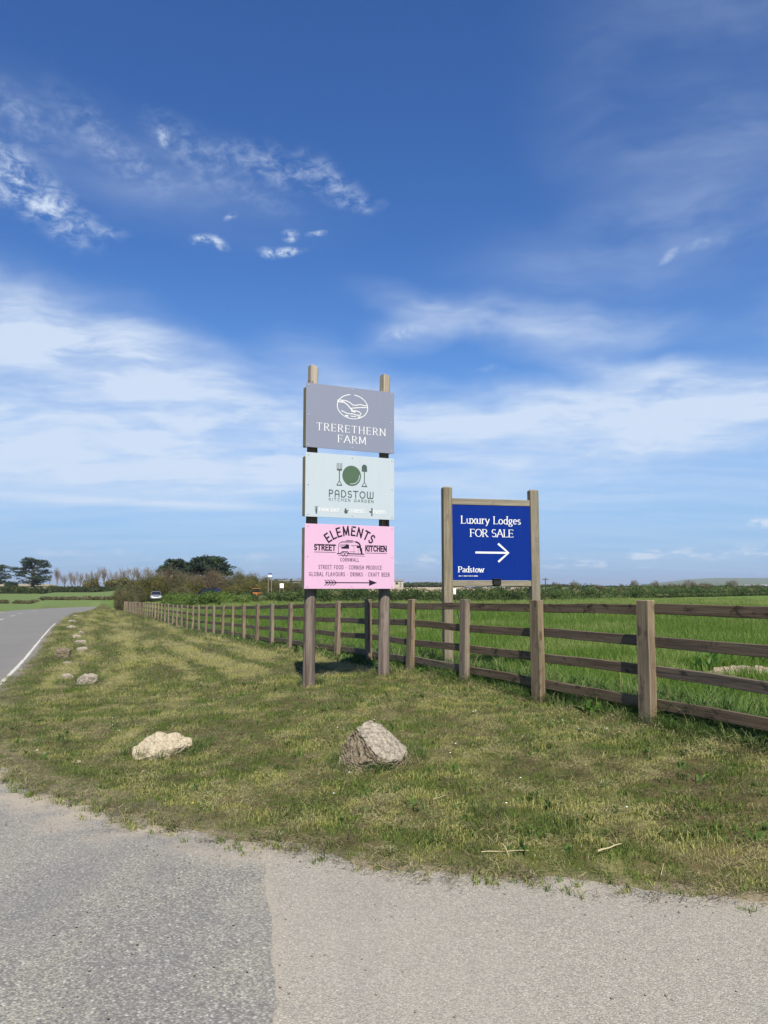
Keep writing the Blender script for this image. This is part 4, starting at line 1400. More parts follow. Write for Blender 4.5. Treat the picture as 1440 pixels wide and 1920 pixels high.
def stones():
    p = hit(704, 1453)
    k = p.y / 5.8
    big = [(-.153, .05, .325), (-.07, .09, .37), (.02, .10, .36), (.18, .05, .22), (.23, -.02, .15), (.19, -.13, .10), (.10, -.20, .10), (.0, -.19, .155), (-.08, -.09, .245),
           (-.20, .05, .235), (-.25, .0, .14), (-.29, -.02, .03), (-.24, -.12, -.05), (-.10, -.17, -.06), (-.13, -.17, .06), (.10, -.12, -.08), (.22, -.05, -.07), (.27, -.05, .03), (.275, .02, .06),
           (.15, .22, -.07), (-.2, .22, -.07), (-.05, .22, .22)]
    big = [(a * k, b * k, c * k * 0.90) for a, b, c in big]
    rock('boulder', big, M['rock_grey'], p + Vector((0, 0.17, -0.02)), 0, 'big grey lichened boulder with a sloping flat face', 'rock', None, 6, 0.017, 2, 0.034, broken=M['rock_broken'])
    p = hit(301, 1428)
    k = p.y / 6.15
    pale = [(-.24, .0, .07), (-.20, .02, .12), (-.10, .03, .19), (-.05, .04, .21), (.05, .06, .20), (.16, .07, .185), (.22, .06, .14), (.235, .04, .09), (.17, .0, .06),
            (.04, -.10, .07), (-.04, -.12, .03), (-.18, -.10, -.02), (-.22, -.06, -.02), (.0, -.10, -.04), (-.15, .18, -.03), (.1, .16, -.03), (.2, .1, .02)]
    rock('pale_rock', [(a * k * 0.95, b * k, c * k * 0.80) for a, b, c in pale], M['rock_pale'], p + Vector((0, 0.03, 0)), 0, 'cream lumpy rock lying in the grass beside the tarmac', 'rock', None, 6, 0.020, 5, fr=10)

    def block(px0, px1, py0, py1, mat, label, seed, depth=0.7, lean=0.0, nm='roadside_stone', flat=0.6, group='stones lining the road edge of the verge'):
        rg = random.Random(seed)
        b = hit((px0 + px1) / 2, py1)
        s = b.y / F * 1.01
        w, h = (px1 - px0) * s / 2, max((py1 - py0) * s * (1.0 if mat is M['rock_dark'] else 0.72), 0.05)
        pts = []
        for z, f in ((-0.06, 0.95), (h * flat, 1.0), (h, 0.75)):
            for i in range(7):
                a = i / 7 * 2 * math.pi + rg.uniform(-.35, .35)
                r = f * rg.uniform(0.75, 1.05)
                pts.append((w * r * math.cos(a) + lean * z, w * depth * r * math.sin(a), z * rg.uniform(0.85, 1.05)))
        rock(nm, pts, mat, b + Vector((0, w * depth * 0.6, 0)), 0, label, 'stone', group, 4, 0.10 * min(w, h), seed, 0, 3.5 / max(w, 0.1))

    block(97, 132, 1219, 1239, M['rock_dark'], 'dark brown block stone standing proud near the road', 31, 0.6, 0, flat=0.85)
    block(138, 176, 1264, 1287, M['rock_tan'], 'pale tan slab stone leaning in the verge, lowest of the roadside row', 12, 0.8, 0.3)
    block(113, 137, 1263, 1276, M['rock_tan'], 'thin grey sliver of stone beside the pale tan slab', 13, 0.5, -0.4)
    block(113, 135, 1241, 1247, M['rock_tan'], 'low flat stone in front of the dark block', 14, 0.8)
    block(139, 165, 1213, 1224, M['rock_tan'], 'brownish flat stone just beyond the dark block', 15)
    block(137, 162, 1199, 1209, M['rock_tan'], 'tan stone with a pale right end, third up the roadside row', 16)
    block(132, 151, 1189, 1199, M['rock_tan'], 'reddish tan stone in the middle of the roadside row', 17)
    block(144, 158, 1183, 1190, M['rock_tan'], 'small tan stone set right of its neighbours in the row', 18)
    block(123, 141, 1172, 1181, M['rock_tan'], 'wide low stone near the far end of the row', 19)
    block(124, 142, 1162, 1168, M['rock_tan'], 'flat stone, second from the far end of the row', 20)
    block(134, 145, 1153, 1157, M['rock_tan'], 'farthest small stone by the bend of the road', 21)
    # white pebbles in the turf
    PEB = ['round white pebble near the sandy corner of the verge', 'tiny white pebble just right of the round corner pebble', 'flat white pebble left of the cream rock, nearer the tarmac', 'grey white pebble touching the left of the cream rock',
           'small white pebble in front of the cream rock', 'lone white pebble right of the cream rock, nearer the tarmac', 'tiny pebble halfway between the cream rock and the boulder', 'white pebble on the very edge of the tarmac corner',
           'tiny white pebble right of the cream rock in the turf', 'tiny white pebble at the foot of the boulder']
    for i, (px, py, w) in enumerate(((70, 1415, 7), (84, 1421, 5), (148, 1438, 9), (228, 1420, 8), (268, 1459, 5), (381, 1459, 5), (598, 1462, 4), (38, 1462, 5), (405, 1420, 4), (712, 1452, 4))):
        b = hit(px, py)
        s = w * b.y / F / 2.3
        rg = random.Random(i)
        pts = [(s * rg.uniform(.7, 1.1) * math.cos(a * 1.05), s * rg.uniform(.6, 1) * math.sin(a * 1.05), s * z) for a in range(6) for z in (-.3, .75)]
        rock('pebble', pts, M['rock_pale'], b + Vector((0, 0, 0.018)), 0, PEB[i], 'pebble', 'white pebbles in the verge', 2, s * 0.12, i, 0, 20)


stones()


# ------------------------------------------------------------------ grass
def blade_tuft(name, n, rad, h, w, lean, mat, seed, flat=False, droop=0.3):
    rg = np.random.default_rng(seed)
    acc = Acc()
    for _ in range(n):
        a, r = rg.uniform(0, 2 * np.pi), rad * math.sqrt(rg.uniform())
        hh = h * rg.uniform(0.45, 1.1)
        ww = w * rg.uniform(0.7, 1.2)
        d = rg.uniform(0, 2 * np.pi)
        l = lean * rg.uniform(0.2, 1.2)
        dx, dy = math.cos(d), math.sin(d)
        bx, by = r * math.cos(a), r * math.sin(a)
        t = rg.uniform(0, 2 * np.pi)
        sx, sy = math.cos(t) * ww / 2, math.sin(t) * ww / 2
        if flat:
            z0 = rg.uniform(0.0, 0.03) * h / 0.03
            L = hh
            p0, p1, p2 = (bx, by, z0), (bx + dx * L * .5, by + dy * L * .5, z0 + rg.uniform(-.1, .35) * L * .4), (bx + dx * L, by + dy * L, z0 * rg.uniform(.3, 1.3))
        else:
            p0 = (bx, by, -0.015)
            p1 = (bx + dx * l * hh * .35, by + dy * l * hh * .35, hh * .55)
            p2 = (bx + dx * l * hh, by + dy * l * hh, hh * (1 - droop * l * rg.uniform(.5, 1)))
        V = [(p0[0] - sx, p0[1] - sy, p0[2]), (p0[0] + sx, p0[1] + sy, p0[2]),
             (p1[0] + sx * .8, p1[1] + sy * .8, p1[2]), (p1[0] - sx * .8, p1[1] - sy * .8, p1[2]), p2]
        acc.add(V, [[0, 1, 2, 3]], [[3, 2, 4]])
    me = acc.mesh(name, mat)
    return bpy.data.objects.new(name, me)


def scatter(name, protos, P, rot, scl, tint, idx, label=None):
    """one 'stuff' object: points that carry small tufts as geometry-node instances"""
    me = bpy.data.meshes.new(name)
    me.vertices.add(len(P))
    me.vertices.foreach_set('co', np.asarray(P, dtype=np.float32).ravel())
    for k, v, ty in (('rot', rot, 'FLOAT_VECTOR'), ('scl', scl, 'FLOAT'), ('tint', tint, 'FLOAT'), ('pick', idx, 'INT')):
        at_ = me.attributes.new(k, ty, 'POINT')
        if ty == 'FLOAT_VECTOR':
            at_.data.foreach_set('vector', np.asarray(v, dtype=np.float32).ravel())
        elif ty == 'INT':
            at_.data.foreach_set('value', np.asarray(v, dtype=np.int32))
        else:
            at_.data.foreach_set('value', np.asarray(v, dtype=np.float32))
    o = obj(name, me)
    ng = bpy.data.node_groups.new(name, 'GeometryNodeTree')
    ng.interface.new_socket('Geometry', in_out='INPUT', socket_type='NodeSocketGeometry')
    ng.interface.new_socket('Geometry', in_out='OUTPUT', socket_type='NodeSocketGeometry')
    gi, go = ng.nodes.new('NodeGroupInput'), ng.nodes.new('NodeGroupOutput')
    iop = ng.nodes.new('GeometryNodeInstanceOnPoints')
    jn = ng.nodes.new('GeometryNodeJoinGeometry')
    for pr in reversed(protos):
        oi = ng.nodes.new('GeometryNodeObjectInfo')
        oi.inputs['Object'].default_value = pr
        oi.inputs['As Instance'].default_value = True
        ng.links.new(oi.outputs['Geometry'], jn.inputs[0])

    def named(k, ty):
        nd = ng.nodes.new('GeometryNodeInputNamedAttribute')
        nd.data_type = ty
        nd.inputs['Name'].default_value = k
        return nd.outputs['Attribute']

    ng.links.new(gi.outputs[0], iop.inputs['Points'])
    ng.links.new(jn.outputs[0], iop.inputs['Instance'])
    iop.inputs['Pick Instance'].default_value = True
    ng.links.new(named('pick', 'INT'), iop.inputs['Instance Index'])
    e2r = ng.nodes.new('FunctionNodeEulerToRotation')
    ng.links.new(named('rot', 'FLOAT_VECTOR'), e2r.inputs[0])
    ng.links.new(e2r.outputs[0], iop.inputs['Rotation'])
    ng.links.new(named('scl', 'FLOAT'), iop.inputs['Scale'])
    ng.links.new(iop.outputs[0], go.inputs[0])
    md = o.modifiers.new('tufts', 'NODES')
    md.node_group = ng
    return tag(o, label, kind='stuff')


def wedge(y0, y1, rho, u0=-0.62, u1=0.62):
    A = (u1 - u0) * (y1 * y1 - y0 * y0) / 2
    n = int(A * rho)
    y = np.sqrt(RNG.uniform(y0 * y0, y1 * y1, n))
    u = RNG.uniform(u0, u1, n)
    return u * y, y


def grass():
    # --- mown verge
    T = [blade_tuft('verge_tuft', 24, 0.055, 0.026, 0.0042, 1.1, M['verge_blade'], 1),
         blade_tuft('verge_tuft', 20, 0.06, 0.038, 0.0042, 0.9, M['verge_blade'], 2),
         blade_tuft('verge_tuft', 24, 0.07, 0.022, 0.0046, 1.3, M['verge_blade'], 3),
         blade_tuft('clipping_tuft', 26, 0.07, 0.050, 0.0034, 0, M['dry_blade'], 4, flat=True),
         blade_tuft('clipping_tuft', 26, 0.09, 0.075, 0.0032, 0, M['dry_blade'], 5, flat=True)]
    P, SC, TI, IX = [], [], [], []
    for y0, y1, rho, sc in ((3.2, 6.5, 620, 1.0), (6.5, 10, 420, 1.05), (10, 15, 240, 1.3), (15, 24, 100, 1.9), (24, 45, 34, 2.8), (45, 90, 7, 4.0)):
        x, y = wedge(y0, y1, rho)
        st, sf, sw = masks(x, y)
        jag = (fbm(x * 2.2, y * 2.2, 21, 4) - 0.5) * 0.34 + (fbm(x * 9, y * 9, 23, 2) - 0.5) * 0.12
        edge = st + jag * sstep(60, 8, np.hypot(x, y))
        ok = (edge > -0.11) & (sf < 0.04) & (sw < 0) & (RNG.uniform(size=len(x)) < sstep(-0.14, 0.10, edge) * 0.85 + 0.15)
        x, y, st, sf = x[ok], y[ok], st[ok], sf[ok]
        # patches: fresh green / brown clippings / straw along the mower rows
        ang = R(-22)
        xr, yr = x * math.cos(ang) - y * math.sin(ang), x * math.sin(ang) + y * math.cos(ang)
        patch = fbm(x * 1.3, y * 1.3, 41, 4) * 0.36 + fbm(x * 5.0, y * 8.0, 43, 3) * 0.64
        rows = np.where(y < 12, fbm(x * 4.5, y * 7.0, 46, 4), fbm(xr * 3.2, yr * 0.30, 45, 4))
        dry = sstep(0.47, 0.57, patch)
        rnd = RNG.uniform(size=len(x))
        isdry = rnd < (0.15 + 0.52 * dry) * sstep(0.0, 0.4, -sf + 0.2)
        isdry |= (edge[ok] < 0.10) & (RNG.uniform(size=len(x)) < 0.7)
        ix = np.where(isdry, 3 + (RNG.uniform(size=len(x)) < 0.45), RNG.integers(0, 3, len(x)))
        ti = np.clip(0.10 + np.where(y < 12, 0.6, 0.95) * sstep(0.47, 0.62, rows) + RNG.normal(0, 0.17, len(x)) + 0.35 * sstep(0.48, 0.62, fbm(x * 3.1, y * 3.1, 47, 3)), 0, 1)
        s = sc * 0.88 * RNG.uniform(0.6, 1.3, len(x)) * (1 + 0.5 * sstep(0.5, 0.0, -sf)) * (0.55 + 0.45 * sstep(0.0, 0.45, st)) * (0.85 + 0.4 * sstep(0.5, 0.42, patch))
        P.append(np.stack([x, y, ground_z(x, y)], -1)); SC.append(s); TI.append(ti); IX.append(ix)
    P = np.concatenate(P)
    n = len(P)
    rot = np.stack([RNG.normal(0, .08, n), RNG.normal(0, .08, n), RNG.uniform(0, 6.28, n)], -1)
    scatter('mown_grass', T, P, rot, np.concatenate(SC), np.concatenate(TI), np.concatenate(IX), 'short mown grass and brown clippings on the verge')

    # --- crop in the field
    T = [blade_tuft('crop_tuft', 26, 0.13, 0.27, 0.010, 0.5, M['crop_blade'], 11),
         blade_tuft('crop_tuft', 26, 0.15, 0.24, 0.009, 0.8, M['crop_blade'], 12),
         blade_tuft('crop_tuft', 22, 0.14, 0.30, 0.010, 0.4, M['crop_blade'], 13)]
    P, SC, TI, IX = [], [], [], []
    for y0, y1, rho, sc in ((4.5, 10, 85, 0.85), (10, 18, 62, 0.95), (18, 32, 30, 1.15), (32, 60, 9, 1.6), (60, 100, 2.6, 2.4)):
        x, y = wedge(y0, y1, rho, -0.36, 0.66)
        st, sf, sw = masks(x, y)
        ok = (sf > 0.25) & (RNG.uniform(size=len(x)) < 0.35 + 0.65 * sstep(0.3, 2.5, sf))
        # bare soil heap
        ok &= ((x - 5.35) ** 2 / 0.95 ** 2 + (y - 11.2) ** 2 / 0.7 ** 2) > 1
        x, y, sf = x[ok], y[ok], sf[ok]
        h = 0.42 + 0.58 * sstep(1.2, 3.5, sf + (fbm(x * 0.7, y * 0.7, 51) - 0.5) * 2)
        h = h * np.where(y > 55, 0.6, 1.0)
        ti = np.clip(0.12 + 0.55 * sstep(0.5, 0.7, fbm(x * 0.5, y * 0.5, 53, 4)) + RNG.normal(0, .10, len(x)) + 0.5 * sstep(45, 75, y), 0, 1)
        P.append(np.stack([x, y, ground_z(x, y)], -1)); SC.append(sc * h * RNG.uniform(.75, 1.2, len(x))); TI.append(ti); IX.append(RNG.integers(0, 3, len(x)))
    P = np.concatenate(P)
    n = len(P)
    rot = np.stack([RNG.normal(0, .12, n), RNG.normal(0, .12, n), RNG.uniform(0, 6.28, n)], -1)
    scatter('field_crop', T, P, rot, np.concatenate(SC), np.concatenate(TI), np.concatenate(IX), 'bright green young crop filling the field')

    # --- uncut rank grass along the foot of the fence
    T = [blade_tuft('rank_tuft', 22, 0.07, 0.30, 0.008, 1.0, M['rank_blade'], 21, droop=0.55),
         blade_tuft('rank_tuft', 22, 0.09, 0.24, 0.008, 1.2, M['rank_blade'], 22, droop=0.6),
         blade_tuft('rank_tuft', 16, 0.06, 0.36, 0.007, 0.8, M['rank_blade'], 23, droop=0.45)]
    ns = np.concatenate([RNG.uniform(-2, 8, 4600), RNG.uniform(8, 20, 1500), RNG.uniform(20, 42, 900)])
    off = np.where(RNG.uniform(size=len(ns)) < 0.45, np.abs(RNG.normal(0.08, 0.10, len(ns))) - 0.04, np.abs(RNG.normal(0.35, 0.45, len(ns))))
    along = fbm(ns * 1.3, ns * 0 + 5, 61, 3)
    ok = (off > -0.18) & (RNG.uniform(size=len(ns)) < 0.25 + 1.2 * sstep(0.35, 0.6, along))
    ns, off, along = ns[ok], off[ok], along[ok]
    x, y = F0[0] + FDIR[0] * ns + FN[0] * off, F0[1] + FDIR[1] * ns + FN[1] * off
    n = len(x)
    s = RNG.uniform(.5, 1.15, n) * (0.6 + 0.6 * sstep(0.0, 0.3, off)) * np.where(ns > 8, 1.15, 1.0) * np.where(ns > 20, 1.4, 1.0)
    ti = np.clip(RNG.normal(0.22, 0.2, n), 0, 1)
    rot = np.stack([RNG.normal(0, .15, n), RNG.normal(0, .15, n), RNG.uniform(0, 6.28, n)], -1)
    scatter('rank_grass', T, np.stack([x, y, ground_z(x, y)], -1), rot, s, ti, RNG.integers(0, 3, n), 'long uncut grass along the foot of the fence')

    # --- low dark weeds under the middle of the fence
    T2 = [blade_tuft('weed_tuft', 16, 0.10, 0.20, 0.030, 1.3, M['rank_blade'], 31, droop=0.5), blade_tuft('weed_tuft', 14, 0.12, 0.26, 0.034, 1.1, M['rank_blade'], 32, droop=0.5)]
    ns = RNG.uniform(3.2, 20, 1500)
    off = RNG.normal(0.12, 0.22, len(ns))
    ok = (off > -0.2) & (RNG.uniform(size=len(ns)) < sstep(0.36, 0.6, fbm(ns * 1.1, ns * 0 + 2, 67, 3)) + 0.1)
    ns, off = ns[ok], off[ok]
    x, y = F0[0] + FDIR[0] * ns + FN[0] * off, F0[1] + FDIR[1] * ns + FN[1] * off
    n = len(x)
    rot = np.stack([RNG.normal(0, .15, n), RNG.normal(0, .15, n), RNG.uniform(0, 6.28, n)], -1)
    scatter('fence_foot_weeds', T2, np.stack([x, y, ground_z(x, y)], -1), rot, RNG.uniform(.5, 1.2, n), np.clip(RNG.normal(.06, .1, n), 0, 1), RNG.integers(0, 2, n), 'low dark weeds under the middle of the fence')

    # --- grass round the boulders and at the edge of the tarmac
    pts = []
    for px, py, rad in ((703, 1446, 0.34), (303, 1424, 0.32), (145, 1284, 0.4), (115, 1238, 0.4), (582, 1288, 0.14), (719, 1270, 0.14)):
        c = hit(px, py)
        a = RNG.uniform(0, 6.28, 120)
        r = rad * RNG.uniform(0.78, 1.2, 120)
        pts.append(np.stack([c.x + r * np.cos(a), c.y + 0.14 + r * 0.75 * np.sin(a)], -1))
    pts = np.concatenate(pts)
    n = len(pts)
    rot = np.stack([RNG.normal(0, .15, n), RNG.normal(0, .15, n), RNG.uniform(0, 6.28, n)], -1)
    scatter('rock_edge_grass', T, np.stack([pts[:, 0], pts[:, 1], ground_z(pts[:, 0], pts[:, 1])], -1), rot, RNG.uniform(.20, .46, n),
            np.clip(RNG.normal(.4, .25, n), 0, 1), RNG.integers(0, 3, n), 'tufts left by the mower round stones and posts')

    # --- clippings and creeping blades over the broken edge of the tarmac
    TE = [blade_tuft('edge_clipping', 18, 0.06, 0.060, 0.0034, 0, M['dry_blade'], 41, flat=True),
          blade_tuft('edge_clipping', 12, 0.07, 0.085, 0.0030, 0, M['dry_blade'], 42, flat=True),
          blade_tuft('edge_tuft', 14, 0.035, 0.040, 0.0042, 1.3, M['verge_blade'], 43)]
    E = np.array(VERGE_EDGE[1:] + ROAD_NEAR[:5])
    cs = np.concatenate([[0], np.cumsum(np.linalg.norm(np.diff(E, axis=0), axis=1))])
    q = RNG.uniform(2, cs[-1], 5200)
    x = np.interp(q, cs, E[:, 0]) + RNG.normal(0, .10, len(q))
    y = np.interp(q, cs, E[:, 1]) + RNG.normal(0, .10, len(q))
    st = poly_sdist(x, y, TARMAC) + (fbm(x * 2.2, y * 2.2, 21, 4) - 0.5) * 0.34
    ok = (st > -0.12 - 0.1 * fbm(x * 5, y * 5, 71, 2)) & (st < 0.22) & (RNG.uniform(size=len(q)) < 0.25 + sstep(0.35, 0.6, fbm(x * 3.5, y * 3.5, 73, 3)))
    x, y, st = x[ok], y[ok], st[ok]
    n = len(x)
    z = np.maximum(ground_z(x, y), road_z(x, y) + 0.006)
    rot = np.stack([RNG.normal(0, .08, n), RNG.normal(0, .08, n), RNG.uniform(0, 6.28, n)], -1)
    scatter('edge_clippings', TE, np.stack([x, y, z], -1), rot, RNG.uniform(.55, 1.15, n), np.clip(RNG.normal(.3, .25, n), 0, 1),
            np.where(RNG.uniform(size=n) < 0.35, 2, RNG.integers(0, 2, n)), 'dry clippings and creeping grass along the tarmac edge')

    # --- flat rosettes of small weeds in the turf
    TR = [blade_tuft('rosette', 9, 0.012, 0.060, 0.016, 1.6, M['rank_blade'], 51, droop=0.42), blade_tuft('rosette', 12, 0.05, 0.030, 0.014, 1.4, M['rank_blade'], 52, droop=0.4)]
    x, y = wedge(4.3, 11, 16)
    st, sf, sw = masks(x, y)
    ok = (st > 0.15) & (sf < -0.1) & (RNG.uniform(size=len(x)) < sstep(0.42, 0.62, fbm(x * 1.4, y * 1.4, 81, 3)))
    x, y = x[ok], y[ok]
    n = len(x)
    rot = np.stack([RNG.normal(0, .08, n), RNG.normal(0, .08, n), RNG.uniform(0, 6.28, n)], -1)
    scatter('turf_weeds', TR, np.stack([x, y, ground_z(x, y) + 0.008], -1), rot, RNG.uniform(.6, 1.3, n), np.clip(RNG.normal(.05, .08, n), 0, 1), RNG.integers(0, 2, n), 'small flat weeds scattered through the mown turf')

    # --- daisies and dandelions
    acc = Acc()
    d = Acc()
    for k in range(34):
        u, y = RNG.uniform(-0.5, 0.4), RNG.uniform(4.6, 10)
        x = u * y
        st, sf, sw = masks(np.array([x]), np.array([y]))
        if st[0] < 0.3 or sf[0] > -0.3:
            continue
        z = gz(x, y) + 0.035
        a = np.arange(7) / 7 * 6.283
        r = 0.0075
        V = np.concatenate([[[x, y, z + 0.004]], np.stack([x + r * np.cos(a), y + r * np.sin(a), z + 0 * a], -1)])
        Tt = [[0, i + 1, (i + 1) % 7 + 1] for i in range(7)]
        (d if k % 4 == 0 else acc).add(V, None, Tt)
    tag(obj('daisy_flowers', acc.mesh('daisy_flowers', M['petal'])), 'scattered white daisies in the mown grass', kind='stuff')
    tag(obj('dandelion_flowers', d.mesh('dandelion_flowers', M['petal_yellow'])), 'a few yellow dandelions in the mown grass', kind='stuff')


grass()


# ------------------------------------------------------------------ broad-leaved weeds, soil heap, sticks, wire
def leaf_plant(name, x, y, n, L, w, label, group, seed, up=0.9):
    rg = np.random.default_rng(seed)
    t = empty(name, (x, y, gz(x, y)))
    tag(t, label, 'plant', group)
    V0 = None
    protos = []
    for k in range(3):
        ll, ww = L * rg.uniform(.8, 1.1), w * rg.uniform(.8, 1.1)
        q = np.linspace(0, 1, 6)
        prof = np.sin(np.pi * np.clip(q * 0.94 + 0.03, 0, 1)) ** 0.7
        zc = np.sin(q * 1.5) * ll * up
        xc = q ** 1.3 * ll * 0.75
        V = np.concatenate([np.stack([xc, -prof * ww / 2, zc + 0.01 * prof], -1), np.stack([xc, prof * 0, zc], -1), np.stack([xc, prof * ww / 2, zc + 0.01 * prof], -1)])
        Q = [[r * 6 + i, r * 6 + i + 1, (r + 1) * 6 + i + 1, (r + 1) * 6 + i] for r in (0, 1) for i in range(5)]
        protos.append(np_mesh('leaf', V, np.array(Q), M['weed'], True))
    for i in range(n):
        o = bpy.data.objects.new('leaf', protos[i % 3])
        link(o, t)
        o.location = (rg.normal(0, .04), rg.normal(0, .04), 0)
        o.rotation_euler = (rg.normal(0, .2), rg.normal(-0.1, .35), rg.uniform(0, 6.28))
        o.scale = [rg.uniform(.6, 1.1)] * 3
    return t


def small_things():
    for i, (px, py) in enumerate(((1338, 1262), (1362, 1252), (1392, 1250), (1420, 1256), (1318, 1268))):
        b = hit(px, py)
        leaf_plant('broad_leaf_weed', b.x, b.y, 13, 0.34, 0.06, ['tall bright weed behind the left end of the soil heap', 'leafy weed just behind the soil heap', 'dense leafy weed behind the middle of the soil heap',
                   'dark leafy weed behind the right part of the soil heap', 'pale narrow leaved weed left of the soil heap'][i], 'broad leaved weeds round the soil heap', 70 + i)
    names = 'first second third fourth fifth sixth seventh eighth ninth tenth eleventh twelfth thirteenth'.split()
    ORD = ['%s and %s' % (names[k], names[k + 1]) for k in range(12)]
    rg = random.Random(9)
    for i, n in enumerate((0.4, 1.5, 2.6, 3.35, 4.2, 5.6, 6.4, 7.3, 8.2, 9.4, 10.5, 11.5)):
        p = F0 + FDIR * n + FN * (0.25 if i % 2 else -0.12)
        leaf_plant('fence_weed', p[0], p[1], 12, 0.20, 0.05, 'low weed at the fence foot between the %s post from the right' % ORD[int(n)], 'weeds along the fence foot', 90 + i, 0.6)
    # heap of dry soil
    b = Vector((5.35, 11.35, 0))
    b.z = gz(b.x, b.y)
    hp = [(r * math.cos(a / 9 * 6.283) * 0.72, r * math.sin(a / 9 * 6.283) * 0.4, z) for a in range(9) for r, z in ((1.1, -0.05), (0.8, 0.08), (0.35, 0.13))]
    rock('soil_heap', hp, M['soil'], b, 0.1, 'low heap of dry pinkish soil among green field plants', 'soil heap', None, 6, 0.055, 3, 0, 7)
    # dry stalks at the tarmac's edge
    def stick(pa, pb, r, label, fork=None):
        a, b2 = hit(*pa), hit(*pb)
        t = empty('dry_stick', (a.x, a.y, a.z))
        tag(t, label, 'stick')
        n = 7
        pts = [(a.lerp(b2, i / (n - 1)) - a) + Vector((0, 0, 0.028 + 0.002 * math.sin(i * 1.7))) for i in range(n)]
        V, Q = tube(pts, np.linspace(r, r * 0.5, n), 6)
        obj('stalk', np_mesh('stalk', V, Q, M['stick']), t)
        if fork:
            m = a.lerp(b2, 0.5) - a
            pts = [m + Vector(fork[0]), m + Vector((0, 0, 0.05)), m + Vector(fork[1])]
            V, Q = tube(pts, [r * .9, r, r * .6], 6)
            obj('side_stalk', np_mesh('side_stalk', V, Q, M['stick']), t)
    stick((903, 1620), (992, 1618), 0.0035, 'thin pale dry stalk lying along the tarmac edge', ((-.01, .07, .045), (.012, -.05, .02)))
    stick((1121, 1622), (1166, 1604), 0.006, 'short thick pale dry stalk pointing into the grass')
    stick((812, 1508), (838, 1504), 0.003, 'small straw lying in the verge beyond the tarmac edge')
    stick((1240, 1662), (1246, 1644), 0.003, 'dark thin twig upright at the tarmac edge')
    # loose fence wire at the right
    pts = [hit(x, y) + Vector((0, 0, 0.06)) for x, y in ((1296, 1366), (1320, 1369), (1346, 1371), (1368, 1379), (1392, 1388), (1440, 1402), (1500, 1420))]
    V, Q = tube(pts, [0.0035] * len(pts), 5)
    tag(obj('fence_wire', np_mesh('fence_wire', V, Q, M['wire'])), 'loose grey wire trailing through grass under the fence', 'wire')


small_things()


# ------------------------------------------------------------------ foliage and trees
def leaf_cloud(ell, n, size, rg, flat=0.0, aspect=1.0, core=0.75):
    """leaf faces spread through the outer part of a set of ellipsoids (cx,cy,cz,rx,ry,rz)"""
    ell = np.array(ell, dtype=float)
    vol = (ell[:, 3] * ell[:, 4] * ell[:, 5]) ** 0.67
    k = rg.choice(len(ell), n, p=vol / vol.sum())
    d = rg.normal(size=(n, 3))
    d /= np.linalg.norm(d, axis=1, keepdims=True)
    r = core + (1.06 - core) * rg.uniform(size=(n, 1)) ** 0.6
    lump = 1 + 0.22 * (rg.uniform(size=(n, 1)) - 0.5)
    C = ell[k, :3] + d * r * lump * ell[k, 3:6]
    a = rg.normal(size=(n, 3))
    a[:, 2] *= (1 - flat)
    a /= np.linalg.norm(a, axis=1, keepdims=True)
    b = np.cross(a, d + rg.normal(size=(n, 3)) * 0.7)
    b /= np.linalg.norm(b, axis=1, keepdims=True) + 1e-9
    s = size * rg.uniform(0.5, 1.3, (n, 1))
    a, b = a * s, b * s * aspect
    V = np.stack([C - a, C - b * 0.6, C + a, C + b * 0.6], axis=1).reshape(-1, 3)
    i = np.arange(n) * 4
    return V, np.stack([i, i + 1, i + 2, i + 3], -1)


def lump_core(ell, scale, seed, sub=2):
    bm = bmesh.new()
    for e in ell:
        r = bmesh.ops.create_icosphere(bm, subdivisions=sub, radius=1.0)
        for v in r['verts']:
            p = Vector((v.co.x * e[3] * scale, v.co.y * e[4] * scale, v.co.z * e[5] * scale))
            p *= 1 + 0.3 * mnoise.noise(v.co * 2.3 + Vector((seed, e[0], e[1])))
            v.co = Vector(e[:3]) + p
    vs = np.array([v.co[:] for v in bm.verts])
    bm.verts.index_update()
    fs = np.array([[v.index for v in f.verts] for f in bm.faces])
    bm.free()
    return vs, fs


